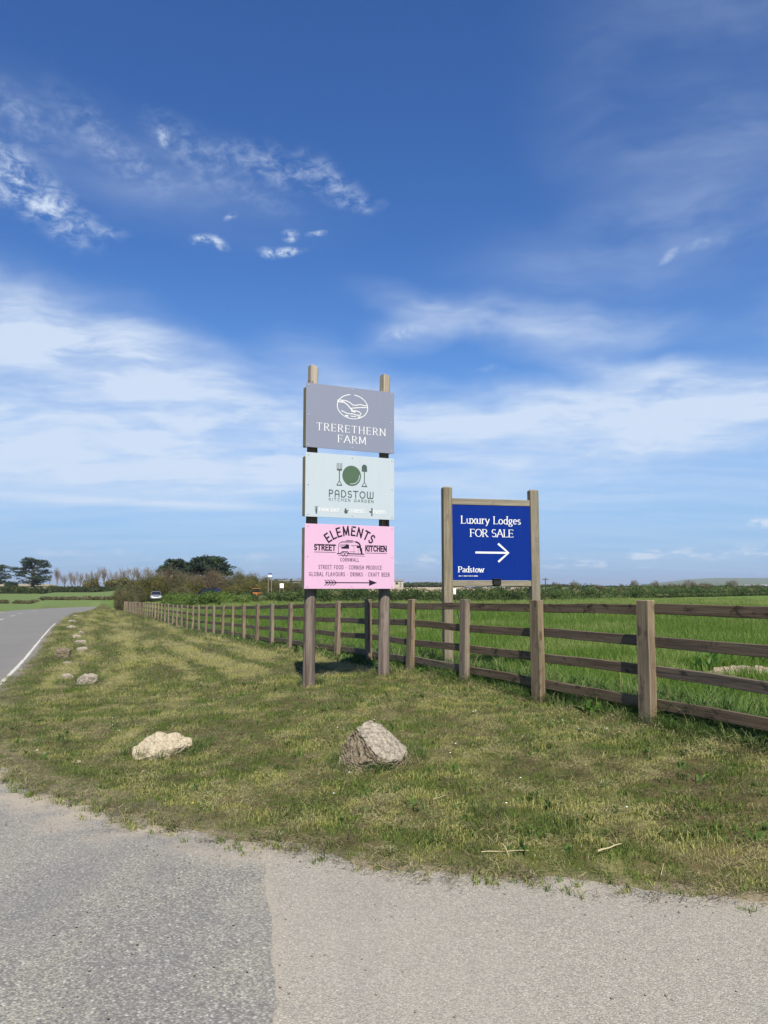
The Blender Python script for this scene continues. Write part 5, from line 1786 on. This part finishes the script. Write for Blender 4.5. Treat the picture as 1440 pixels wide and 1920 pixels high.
def bush(name, px, Y, wpx, toppy, mat, label, group, seed, nleaf=2200, lsize=0.16, cat='bush', basepy=None, depth=0.7, core=0.55, aspect=0.7, stems=True):
    rg = np.random.default_rng(seed)
    g = on_ground(px, Y)
    w = wpx / F * Y / 2
    top = max(at(px, toppy, Y).z - g.z, 0.7)
    t = empty(name, g)
    tag(t, label, cat, group)
    ell = []
    for k in range(7):
        fx = rg.uniform(-0.65, 0.65)
        hh = top * (1 - 0.35 * abs(fx) ** 1.5) * rg.uniform(0.75, 1.0)
        rz = hh * rg.uniform(0.32, 0.5)
        ell.append((fx * w, rg.uniform(-.5, .5) * w * depth, max(hh - rz, rz * 0.5), w * rg.uniform(.30, .5), w * depth * rg.uniform(.35, .6), rz))
    ell.append((0, 0, top * 0.30, w * 0.85, w * depth * 0.8, top * 0.36))
    acc = Acc()
    twig = aspect < 0.5
    V, Q = leaf_cloud(ell, nleaf, lsize, rg, 0.0, aspect, 0.35)
    acc.add(V, Q)
    V, Q = leaf_cloud([(e[0], e[1], e[2] * 1.04, e[3] * 1.15, e[4] * 1.15, e[5] * 1.22) for e in ell], nleaf // 3, lsize * 0.9, rg, 0.0, aspect * 0.7, 0.8)
    acc.add(V, Q)
    V, T = lump_core(ell, 0.28 if twig else 0.55, seed)
    acc.add(V, None, T)
    obj('crown', acc.mesh('crown', mat), t)
    if stems:
        acc = Acc()
        for k in range(7):
            a = rg.uniform(0, 6.28)
            e = ell[k]
            V, Q = tube([(0.3 * e[0], 0.3 * e[1], -0.2), (0.6 * e[0], 0.6 * e[1], e[2] * .5), (e[0], e[1], e[2])], [0.05, 0.04, 0.02], 5)
            acc.add(V, Q)
        obj('stems', acc.mesh('stems', M['bark']), t)
    return t


def hedge(name, pts, mat, label, seed, n, lsize, wid=1.0, hvar=0.25, group=None):
    """pts: (px, Y, toppy)"""
    rg = np.random.default_rng(seed)
    P = []
    for px, Y, tp in pts:
        g = on_ground(px, Y)
        P.append((g.x, g.y, g.z, at(px, tp, Y).z - g.z))
    P = np.array(P)
    o = Vector(P[0][:3])
    t = empty(name, o)
    tag(t, label, 'hedge', group)
    s = np.concatenate([[0], np.cumsum(np.linalg.norm(np.diff(P[:, :2], axis=0), axis=1))])
    k = max(8, int(s[-1] / 1.5))
    q = np.linspace(0, s[-1], k)
    ell = []
    for i in range(k):
        x, y, h = (np.interp(q[i], s, P[:, c]) for c in (0, 1, 3))
        z = gz(x, y)
        h *= 1 + hvar * (2 * float(fbm(np.array([q[i] * 0.35]), np.array([seed * 1.0]), seed, 3)[0]) - 1) + rg.normal(0, 0.05)
        ell.append((x + rg.normal(0, .15) - o.x, y + rg.normal(0, .3) - o.y, z + h * .5 - o.z, 1.15, wid, h * .52))
        ell.append((x + rg.normal(0, .4) - o.x, y + rg.normal(0, .4) - o.y - 0.2, z + h * .2 - o.z, 1.2, wid * 1.1, h * .3))
    acc = Acc()
    V, Q = leaf_cloud(ell, n, lsize, rg, 0, 0.8, 0.75)
    acc.add(V, Q)
    obj('leaves', acc.mesh('leaves', mat), t)
    V, T = lump_core(ell, 0.8, seed, 1)
    obj('branches', np_mesh('branches', V, T, mat), t)
    return t


def grow(acc, p, d, L, r, lvl, rg, spread, ratio=0.72, up=0.15, sides=4, kids=3, tips=None):
    n = 4
    pts = [p]
    dd = d.copy()
    for i in range(n):
        dd = dd + rg.normal(size=3) * 0.10 + np.array([0, 0, up * 0.3])
        dd /= np.linalg.norm(dd)
        pts.append(pts[-1] + dd * L / n)
    V, Q = tube(pts, np.linspace(r, r * 0.55, n + 1), sides if lvl > 1 else 3)
    acc.add(V, Q)
    if lvl <= 0:
        if tips is not None:
            tips.append((pts[-1], dd))
        return
    for k in range(kids):
        i = rg.integers(max(1, n - 2), n + 1) if k else n
        nd = dd + rg.normal(size=3) * spread
        nd[2] += up
        nd /= np.linalg.norm(nd)
        grow(acc, pts[i], nd, L * ratio * rg.uniform(.8, 1.1), r * 0.48, lvl - 1, rg, spread, ratio, up, sides, kids, tips)


def bare_tree(px, Y, toppy, label, group, seed, mat='bare', wide=0.45):
    rg = np.random.default_rng(seed)
    g = on_ground(px, Y)
    h = at(px, toppy, Y).z - g.z
    t = empty('bare_tree', g)
    tag(t, label, 'tree', group)
    acc = Acc()
    V, Q = tube([(0, 0, -0.3), (0.05, 0, h * .12), (0.1, 0.05, h * .25)], [0.03 * h, 0.025 * h, 0.02 * h], 6)
    obj('trunk', np_mesh('trunk', V, Q, M[mat]), t)
    for k in range(int(rg.integers(4, 7))):
        d = np.array([rg.normal(0, wide) - 0.12, rg.normal(0, wide), 1.0])
        grow(acc, np.array([0.1, 0.05, h * rg.uniform(.1, .25)]), d / np.linalg.norm(d), h * .30, 0.015 * h, 4, rg, 0.30, 0.70, 0.28, 4, 4)
    V = np.concatenate(acc.v)
    zmax = V[:, 2].max()
    sc = (h / zmax)
    for a in acc.v:
        a[:, 2] *= sc
    obj('branches', acc.mesh('branches', M[mat]), t)


def pine(px, Y, wpx, toppy, label, group, seed, flat=0.5, n=2600, lean=0.0, low=0.12):
    """wind-shaped pine: trunk, limbs and level pads of needles with sky between"""
    rg = np.random.default_rng(seed)
    g = on_ground(px, Y)
    h = at(px, toppy, Y).z - g.z
    w = wpx / F * Y / 2
    t = empty('pine_tree', g)
    tag(t, label, 'tree', group)
    acc, ell = Acc(), []
    V, Q = tube([(0, 0, -.3), (0.02 * h + lean * .2, 0, h * .3), (0.0 + lean * .5, 0.02 * h, h * .6), (lean, 0, h * .95)], [0.05 * h, 0.042 * h, 0.028 * h, 0.008 * h], 8)
    tk = obj('trunk', np_mesh('trunk', V, Q, M['bark']), t)
    for k in range(48):
        f = low + (0.97 - low) * (k + rg.uniform()) / 48
        q = (f - low) / (1 - low)
        prof = 0.62 + 0.40 * math.sin(math.pi * min(1, q * 1.25)) if q < 0.4 else math.sqrt(max(0.02, 1 - ((q - 0.4) / 0.62) ** 2)) * 1.02
        a = rg.uniform(0, 6.283)
        reach = w * prof * rg.uniform(0.55, 1.05)
        x, y = math.cos(a) * reach + lean * f, math.sin(a) * reach * 0.8
        z0 = h * (f - 0.10)
        z1 = h * f + reach * 0.10
        pts = [(lean * f, 0, z0), (x * .5, y * .5, (z0 + z1) / 2 + 0.03 * h), (x, y, z1)]
        V, Q = tube(pts, [0.016 * h, 0.011 * h, 0.005 * h], 5)
        acc.add(V, Q)
        rr = w * rg.uniform(0.15, 0.27)
        ell.append((x, y, z1, rr * 1.25, rr, rr * flat * 0.75))
        if rg.uniform() < 0.7:
            ell.append((x * .6, y * .6, z1 * .99, rr * 1.0, rr, rr * flat * 0.6))
    ell.append((lean, 0, h * .93, w * .3, w * .3, h * .07))
    obj('limbs', acc.mesh('limbs', M['bark']), t)
    acc = Acc()
    V, Q = leaf_cloud(ell, n, 0.045 * w + 0.14, rg, 0.3, 0.55, 0.3)
    acc.add(V, Q)
    obj('crown', acc.mesh('crown', M['pine']), t)


def vegetation():
    # pines on the western skyline
    pine(60, 250, 66, 1048, 'lone dark pine with level branches on the skyline', 'pines on the western skyline', 1, lean=0.6, n=4200, low=0.08)
    pine(-8, 246, 56, 1057, 'dark pine cut by the left border of the view', 'pines on the western skyline', 2, n=2600)
    G = 'bare trees on the western skyline'
    bt = [(106, 1062, 'bare upright tree right beside the lone pine'), (92, 1078, 'low bare tree under the lone pine'), (134, 1068, 'thin bare tree standing alone past the lone pine'),
          (150, 1071, 'pale bare tree left of the olive shrub'), (166, 1070, 'bare tree rising behind the olive shrub'), (182, 1066, 'slender bare tree right of the olive shrub'),
          (196, 1060, 'tall bare tree in the middle of the bare row'), (212, 1066, 'bare tree between two taller bare trees'), (232, 1062, 'bushy bare tree above the olive thicket'),
          (248, 1058, 'tallest fan shaped bare tree above the thicket'), (270, 1060, 'bare tree next to the thorn bushes'), (285, 1060, 'last bare tree before the wooded pines')]
    bt += [(120, 1074, 'short twiggy bare tree left of the thin lone one'), (142, 1078, 'short bare sapling among the western bare trees'), (204, 1072, 'bare sapling behind the small olive shrub'),
           (222, 1070, 'bare tree just left of the olive thicket'), (258, 1066, 'narrow bare tree right of the tallest fan shaped one'), (262, 1074, 'low bare tree before the thorn bushes')]
    for i, (px, tp, lb) in enumerate(bt):
        bare_tree(px, 262 + (i % 3) * 5, tp, lb, G, 20 + i, wide=0.22 + 0.14 * (i % 3))
    # hedge bank beyond the far pasture
    hedge('field_hedge', [(-70, 221, 1100), (60, 221, 1100), (150, 221, 1100), (255, 216, 1100)], M['hedge_w'], 'long dark green hedge bank beyond the far pasture', 3, 15000, 0.30, 1.4, 0.12)
    G = 'olive shrubs on the western bank'
    bush('olive_shrub', 172, 246, 34, 1078, M['gorse'], 'olive shrub standing on the bank among bare trees', G, 31, 1200, 0.30)
    bush('olive_shrub', 228, 240, 50, 1080, M['gorse'], 'wide yellow olive thicket right of the bare tree row', G, 32, 1600, 0.30)
    bush('olive_shrub', 205, 243, 26, 1084, M['gorse'], 'small olive shrub just left of the wide thicket', G, 33, 900, 0.28)
    bush('dark_shrub', 20, 243, 26, 1089, M['pine'], 'low dark shrub between the two skyline pines', None, 34, 900, 0.30)
    # scrub by the far side of the road
    G = 'scrub clumps beyond the road'
    sc = [(8, 26, 1124), (36, 26, 1126), (62, 30, 1127), (88, 30, 1126), (112, 26, 1124), (134, 30, 1122), (160, 32, 1122), (186, 34, 1121), (210, 30, 1120)]
    lb = ['low green brown scrub at the left border of the view', 'brown scrub clump beyond the road, under the skyline pine', 'dull scrub clump right of the pine trunk line', 'thin scrub clump left of mid row',
          'small scrub clump at mid row', 'darker scrub clump right of mid row', 'wide scrub clump near the bend', 'wide scrub clump at the bend of the road', 'scrub clump touching the thorn bushes']
    for i, (px, w, tp) in enumerate(sc):
        bush('scrub_clump', px, 150 - i, w, tp, M['scrub'], lb[i], G, 40 + i, 700, 0.22, 'bush', stems=False)
    # thorn thicket at the end of the verge
    G = 'thorn bushes at the end of the fence'
    data = [(242, 86, 54, 1090, 'thorn', 'brown thorn bush hanging over the far end of the fence'), (236, 80, 40, 1110, 'thorn', 'low twiggy bush nearest the bend of the road'),
            (285, 114, 80, 1072, 'gorse', 'olive green bush left of the wooded pines'), (318, 116, 80, 1062, 'thorn_red', 'reddish brown leafless bush under the left pine'),
            (304, 116, 64, 1088, 'thorn', 'dark thorn bush above the silver car'), (350, 116, 70, 1068, 'thorn', 'grey brown bush between the two pines'),
            (385, 112, 84, 1066, 'thorn_red', 'reddish bush beneath the right pine'), (420, 120, 60, 1072, 'thorn', 'brown bush right of the navy car'),
            (340, 104, 50, 1100, 'thorn', 'low brown bush behind the bright brambles'), (446, 128, 60, 1068, 'thorn', 'broad olive brown bush right of the pines'),
            (480, 132, 54, 1070, 'gorse', 'olive bush left of the twin post notice'), (500, 136, 44, 1080, 'thorn', 'last brown bush before the yard'),
            (462, 118, 60, 1086, 'gorse', 'low olive bush in front of the broad brown bush'), (434, 108, 50, 1098, 'gorse', 'low green bush right of the navy car'),
            (524, 160, 44, 1087, 'gorse', 'olive bush behind the square white notice'), (548, 170, 40, 1088, 'thorn', 'brown bush beside the tall sign'),
            (266, 113, 50, 1080, 'gorse', 'olive bush between the bare trees and the thicket'), (365, 108, 46, 1084, 'gorse', 'dark olive bush under the row of pines')]
    for i, (px, Y, w, tp, mt, l) in enumerate(data):
        bush('thorn_bush', px, Y, w, tp, M[mt], l, G, 60 + i, 11000 if mt != 'gorse' else 8000, 0.27 if mt != 'gorse' else 0.11, aspect=0.09 if mt.startswith('thorn') else 0.6)
    pine(324, 124, 54, 1048, 'rounded dark pine rising over the thorn bushes, left of two', 'pines above the thicket', 5, 0.75, 4200, 0, 0.25)
    pine(382, 128, 86, 1045, 'wide dark pine rising over the thorn bushes, right of two', 'pines above the thicket', 6, 0.75, 5600, 0.8, 0.25)
    pine(353, 130, 60, 1056, 'lower dark pine filling the gap between the two taller pines', 'pines above the thicket', 7, 0.75, 4200, 0, 0.2)
    for i, (px, tp) in enumerate(((300, 1064), (345, 1066))):
        bare_tree(px, 120, tp, ['bare tree poking up left of the rounded pine', 'bare tree between the rounded and the wide pine'][i], 'bare trees in the thicket', 84 + i)
    # hedges round the field
    hedge('bramble_hedge', [(330, 84, 1117), (355, 80, 1115), (400, 78, 1114), (450, 78, 1113)], M['bramble'], 'bright green bramble bank in front of the parked cars', 8, 20000, 0.085, 1.2, 0.45)
    hedge('field_hedge', [(430, 80, 1108), (500, 80, 1109), (560, 80, 1105), (640, 81, 1102), (720, 82, 1103), (850, 84, 1104), (1000, 86, 1101)], M['hedge'], 'thick dark green hedge across the field behind both signs', 9, 40000, 0.10, 1.2, 0.24)
    hedge('field_hedge', [(990, 88, 1100), (1100, 98, 1099), (1200, 110, 1098), (1320, 124, 1099), (1450, 140, 1099), (1620, 165, 1099)], M['hedge'], 'far hedge running off to the right border of the view', 10, 40000, 0.12, 1.3, 0.22)
    G = 'bare hedge trees on the right skyline'
    rt = [(1043, 1089, 'thorn', 22), (1075, 1086, 'thorn', 36), (1120, 1094, 'thorn_red', 40), (1160, 1093, 'thorn', 26), (1190, 1087, 'thorn', 18), (1226, 1088, 'thorn', 22), (1262, 1092, 'thorn_red', 44), (1292, 1086, 'thorn', 26), (1318, 1090, 'thorn_red', 34), (1372, 1086, 'thorn', 26), (1412, 1094, 'thorn', 40)]
    lb = ['small bare tree right beside the blue board', 'rounded grey tree right of the blue board', 'low reddish scrub left of the near fence post', 'faint scrub above the near fence post', 'upright bare tree just left of the near post top',
          'upright bare tree just right of the near post top', 'broad reddish scrub on the hedge line', 'rounded bare tree before the far hill', 'reddish scrub under the far hill', 'round bare tree in front of the far hill', 'low scrub nearest the right border']
    for i, (px, tp, mt, w) in enumerate(rt):
        bush('hedge_tree', px, 150 + 2 * i, w, tp, M[mt], lb[i], G, 120 + i, 1600, 0.28, 'tree', core=0.3, aspect=0.14)
    for i, (px, tp) in enumerate(((1190, 1084), (1226, 1086), (1292, 1084), (1372, 1083))):
        bare_tree(px, 156 + i, tp, ['slim bare tree left of the near post top', 'slim bare tree right of the near post top', 'slim bare tree before the far hill', 'slim bare tree in front of the far hill near the right border'][i], 'twiggy tops on the right skyline', 140 + i, 'bare', 0.35)
    # far wood, reads as one dark band
    rg = np.random.default_rng(77)
    acc = Acc()
    for (pa, pb, Y, tp) in ((735, 860, 420, 1092), (520, 640, 300, 1086), (960, 1060, 430, 1096), (1040, 1460, 520, 1098)):
        ell = []
        for k in range(46):
            px = pa + (pb - pa) * (k + rg.uniform()) / 46
            g = on_ground(px, Y + rg.uniform(-8, 8))
            h = (at(px, tp, Y).z - g.z) * rg.uniform(.7, 1.05)
            ell.append((g.x, g.y, g.z + h * .5, 4.0, 4.0, h * .5))
        V, Q = leaf_cloud(ell, 4200, 0.55, rg, 0, 0.8, 0.7)
        acc.add(V, Q)
        V, T = lump_core(ell, 0.85, 3, 1)
        acc.add(V, None, T)
    tag(obj('far_wood', acc.mesh('far_wood', M['hedge_w'])), 'dark band of woodland on the far ridge', kind='stuff')


vegetation()


# ------------------------------------------------------------------ cars, yard and far buildings
def car(px, Y, rz, paint, label):
    g = on_ground(px, Y)
    t = empty('parked_car', g, rz)
    tag(t, label, 'car', 'cars parked beyond the brambles')
    prof = [(-2.05, .32, .80), (-1.95, .30, .88), (-1.2, .26, .92), (0, .26, .95), (0.9, .26, .95), (1.3, .26, .92), (1.95, .30, .72), (2.10, .36, .58)]
    acc = Acc()
    n = 12
    ring = []
    for x, z0, z1 in prof:
        w = 0.86 if abs(x) < 1.8 else 0.74
        pts = []
        for k in range(n):
            a = 2 * math.pi * k / n
            c, s = math.cos(a), math.sin(a)
            pts.append((x, w * math.copysign(abs(c) ** 0.4, c), (z0 + z1) / 2 + (z1 - z0) / 2 * math.copysign(abs(s) ** 0.5, s)))
        ring.append(pts)
    V = np.array(ring).reshape(-1, 3)
    m = len(prof)
    Q = [[i * n + k, i * n + (k + 1) % n, (i + 1) * n + (k + 1) % n, (i + 1) * n + k] for i in range(m - 1) for k in range(n)]
    V = np.concatenate([V, [[-2.08, 0, .56], [2.14, 0, .47]]])
    T = [[k, (k + 1) % n, len(V) - 2] for k in range(n)] + [[(m - 1) * n + k, (m - 1) * n + (k + 1) % n, len(V) - 1] for k in range(n)]
    obj('body', np_mesh('body', V, [np.array(Q), np.array(T)], M[paint], True), t)
    bm = bmesh.new()
    add_box(bm, (-1.75, -0.74, 0.86), (1.0, 0.74, 1.44), 0.0)
    for v in bm.verts:
        if v.co.z > 1.2:
            v.co.y *= 0.80
            v.co.x = -1.35 if v.co.x < 0 else 0.25
    bmesh.ops.bevel(bm, geom=bm.edges[:], offset=0.06, segments=2, affect='EDGES')
    cab = bm_obj('cabin', bm, M[paint], t, True)
    for nm, q in (('windscreen', [(0.90, -.62, .97), (0.90, .62, .97), (0.36, .53, 1.37), (0.36, -.53, 1.37)]), ('rear_window', [(-1.72, -.62, .97), (-1.72, .62, .97), (-1.46, .53, 1.37), (-1.46, -.53, 1.37)]),
                  ('side_window', [(-1.5, -.745, .96), (0.75, -.745, .96), (0.25, -.63, 1.36), (-1.3, -.63, 1.36)]), ('side_window', [(-1.5, .745, .96), (0.75, .745, .96), (0.25, .63, 1.36), (-1.3, .63, 1.36)])):
        c = Vector((-.35, 0, 1.0))
        bm = bmesh.new()
        fs = bm.faces.new([bm.verts.new(c + (Vector(p) - c) * 1.02) for p in q])
        r = bmesh.ops.extrude_face_region(bm, geom=[fs])
        for v in [e for e in r['geom'] if isinstance(e, bmesh.types.BMVert)]:
            v.co = c + (v.co - c) * 0.985
        bm_obj(nm, bm, M['glass'], t)
    for x in (-1.3, 1.3):
        for y in (-.78, .78):
            bm = bmesh.new()
            bmesh.ops.create_cone(bm, cap_ends=True, segments=16, radius1=.32, radius2=.32, depth=.2, matrix=Matrix.Translation((x, y, .32)) @ Matrix.Rotation(R(90), 4, 'X'))
            bm_obj('wheel', bm, M['rubber'], t)
    for x, nm in ((2.0, 'headlight'), (-2.0, 'tail_light')):
        for y in (-.55, .55):
            bm = bmesh.new()
            add_box(bm, (x - .1, y - .14, .60), (x + .1, y + .14, .72), .02)
            bm_obj(nm, bm, M['lamp'], t)


def far_things():
    car(293, 110, R(-73), 'silver', 'silver car parked under the dark thorn bush')
    car(401, 104, R(-20), 'navy', 'navy car parked below the reddish bushes')
    # orange machine
    g = on_ground(483, 104)
    t = empty('yard_machine', g, R(-25))
    tag(t, 'small orange yard machine beside the pale concrete', 'machine')
    bm = bmesh.new()
    add_box(bm, (-.55, -.40, .32), (.55, .40, .86), .06)
    bm_obj('body', bm, M['orange'], t)
    bm = bmesh.new()
    add_box(bm, (-.50, -.36, .86), (.05, .36, 1.35), .05)
    bm_obj('cab', bm, M['glass'], t)
    bm = bmesh.new()
    add_box(bm, (-.55, -.42, 1.35), (.10, .42, 1.42), .02)
    bm_obj('cab_roof', bm, M['orange'], t)
    for x, r in ((-.42, .34), (.42, .26)):
        for y in (-.42, .42):
            bm = bmesh.new()
            bmesh.ops.create_cone(bm, cap_ends=True, segments=14, radius1=r, radius2=r, depth=.18, matrix=Matrix.Translation((x, y, r)) @ Matrix.Rotation(R(90), 4, 'X'))
            bm_obj('wheel', bm, M['rubber'], t)
    # concrete yard on its slope
    a = [on_ground(px, Y) for px, Y in ((488, 108), (540, 108), (534, 150), (494, 150))]
    V, n = [], 8
    for i in range(n + 1):
        for j in range(n + 1):
            p = a[0].lerp(a[1], j / n).lerp(a[3].lerp(a[2], j / n), i / n)
            V.append((p.x, p.y, gz(p.x, p.y) + 0.05))
    tag(obj('yard', np_mesh('yard', V, grid_quads(n + 1, n + 1), M['concrete'])), kind='structure')

    def notice(px, Y, base, top, wpx, bh, mat, label, two=True, nm='notice_board', cap=None):
        g = on_ground(px, Y)
        s = Y / F
        h = at(px, top, Y).z - g.z
        w = wpx * s
        t = empty(nm, g, R(6))
        tag(t, label, 'sign')
        for x in ((-w / 2 + .05, w / 2 - .05) if two else (0,)):
            bm = bmesh.new()
            add_box(bm, (x - .06, -.06, -.3), (x + .06, .06, h), .01)
            bm_obj('post', bm, M['frame'], t)
        bm = bmesh.new()
        add_box(bm, (-w / 2, -.10, h - bh * s), (w / 2, -.062, h), .008)
        bm_obj('board', bm, M[mat], t)
        if cap:
            bm = bmesh.new()
            add_box(bm, (-w / 2, -.12, h - cap * s), (w / 2, -.102, h), .004)
            bm_obj('header', bm, M['blue_panel'], t)

    notice(506, 128, 1094, 1075, 7, 6.5, 'white_plastic', 'twin post notice with blue header on the far rise', cap=2.5)
    notice(528, 140, 1102, 1094, 7.5, 8.5, 'white_plastic', 'square white notice board behind the yard')

    def shed(px, Y, wpx, top, eave, label, wallm='render', roofm='slate', open_front=False, nm='farm_shed', depth=4.0, grp=None):
        g = on_ground(px, Y)
        s = Y / F
        w, h, e = wpx * s, at(px, top, Y).z - g.z, at(px, eave, Y).z - g.z
        t = empty(nm, g)
        tag(t, label, 'building', grp)
        if open_front:
            for i in range(4):
                x = -w / 2 + .1 + (w - .2) * i / 3
                for y in (0, depth):
                    bm = bmesh.new()
                    add_box(bm, (x - .08, y - .08, -.3), (x + .08, y + .08, e), .01)
                    bm_obj('post', bm, M[wallm], t)
            bm = bmesh.new()
            add_box(bm, (-w / 2, depth - .05, 0), (w / 2, depth + .05, e * .8), .01)
            bm_obj('back_wall', bm, M[wallm], t)
        else:
            bm = bmesh.new()
            add_box(bm, (-w / 2, 0, -.4), (w / 2, depth, e), .02)
            wl = bm_obj('wall', bm, M[wallm], t)
            bm = bmesh.new()
            add_box(bm, (-w * .3, -.05, e * .45), (-w * .02, .02, e * .8), .01)
            bm_obj('window', bm, M['glass'], t)
            bm = bmesh.new()
            add_box(bm, (w * .12, -.05, 0), (w * .32, .02, e * .82), .01)
            bm_obj('door', bm, M['slate'], t)
        bm = bmesh.new()
        o_ = .3
        vs = [bm.verts.new(p) for p in ((-w / 2 - o_, -o_, e), (w / 2 + o_, -o_, e), (w / 2 + o_, depth + o_, e), (-w / 2 - o_, depth + o_, e), (-w / 2 - o_, depth / 2, h), (w / 2 + o_, depth / 2, h))]
        for f in ((0, 1, 5, 4), (2, 3, 4, 5), (0, 4, 3), (1, 2, 5), (3, 2, 1, 0)):
            bm.faces.new([vs[i] for i in f])
        bm_obj('roof', bm, M[roofm], t)

    shed(531, 190, 17, 1087, 1090, 'pale open fronted shed on the rise behind the yard', open_front=True, nm='open_shed')
    shed(556, 195, 14, 1086, 1089, 'cream shed partly hidden by the tall sign')
    shed(747, 330, 18, 1086, 1089.5, 'low cream building on the ridge beside the pink panel', nm='low_building')
    shed(457, 150, 9, 1089, 1090, 'white caravan roof among the bushes, left of two', 'white_plastic', 'white_plastic', nm='caravan', depth=2.2)
    shed(486, 150, 6, 1090, 1091, 'small white hut among the bushes', 'white_plastic', 'white_plastic', nm='white_hut', depth=2.0)
    for i, (px, Y, w) in enumerate(((1402, 1500, 9), (1416, 1550, 6), (1428, 1480, 7), (1436, 1600, 8))):
        g = on_ground(px, Y)
        shed(px, Y, w, 1095.5, 1097.5, ['white house farthest left of the far hamlet', 'narrow pale house inside the far hamlet', 'low white house inside the far hamlet', 'pale house at the right end of the far hamlet'][i],
             'white_plastic', 'slate', nm='far_house', depth=7, grp='houses of the far hamlet')
    # telegraph pole
    g = on_ground(1023, 150)
    t = empty('telegraph_pole', g)
    tag(t, 'thin telegraph pole on the skyline right of the blue board', 'pole')
    h = at(1023, 1083, 150).z - g.z
    V, Q = tube([(0, 0, -.3), (0, 0, h)], [.12, .08], 8)
    obj('shaft', np_mesh('shaft', V, Q, M['bark']), t)
    bm = bmesh.new()
    add_box(bm, (-.6, -.05, h - .4), (.6, .05, h - .28), .01)
    bm_obj('crossarm', bm, M['bark'], t)


far_things()


# ------------------------------------------------------------------ loose grit along the edge of the tarmac
def grit():
    rg = np.random.default_rng(8)
    acc = Acc()
    E = np.array(VERGE_EDGE[1:] + ROAD_NEAR[:6])
    seg = np.linalg.norm(np.diff(E, axis=0), axis=1)
    cs = np.concatenate([[0], np.cumsum(seg)])
    for k in range(1500):
        q = rg.uniform(0, cs[-1])
        x, y = np.interp(q, cs, E[:, 0]), np.interp(q, cs, E[:, 1])
        a = rg.uniform(0, 6.283)
        r = abs(rg.normal(0, 0.28))
        x, y = x + r * math.cos(a), y + r * math.sin(a)
        if k % 3 == 0:
            x, y = rg.uniform(-3.5, 3.5), rg.uniform(2.4, 5.5)
        st = poly_sdist(np.array([x]), np.array([y]), TARMAC)[0]
        if st > 0.15:
            continue
        s_ = rg.uniform(0.003, 0.0085)
        z = max(float(road_z(x, y)) + 0.009, gz(x, y)) + s_ * 0.3
        o = np.array([[1, 0, 0], [-1, 0, 0], [0, 1, 0], [0, -1, 0], [0, 0, .7], [0, 0, -.7]]) * rg.uniform(.6, 1.2, (6, 3)) * s_
        c, sn = math.cos(a), math.sin(a)
        o = np.stack([o[:, 0] * c - o[:, 1] * sn, o[:, 0] * sn + o[:, 1] * c, o[:, 2]], -1) + np.array([x, y, z])
        acc.add(o, None, [[0, 2, 4], [2, 1, 4], [1, 3, 4], [3, 0, 4], [2, 0, 5], [1, 2, 5], [3, 1, 5], [0, 3, 5]])
    tag(obj('loose_grit', acc.mesh('loose_grit', M['rock_tan'])), 'loose grit along the broken edge of the tarmac', kind='stuff')


grit()


# ------------------------------------------------------------------ air: thin haze round the whole place
def haze():
    bm = bmesh.new()
    add_box(bm, (-9400, -9400, -75), (9400, 9400, 95))
    m, nt = new_mat('haze')
    v = nt.n('ShaderNodeVolumePrincipled', ins={'Color': (0.86, 0.92, 1.0, 1), 'Density': HAZE, 'Anisotropy': 0.3})
    o = nt.n('ShaderNodeOutputMaterial')
    nt.link(v.outputs[0], o.inputs['Volume'])
    tag(bm_obj('haze', bm, m), 'thin summer haze over the land', kind='stuff')


HAZE = 0.00016
haze()
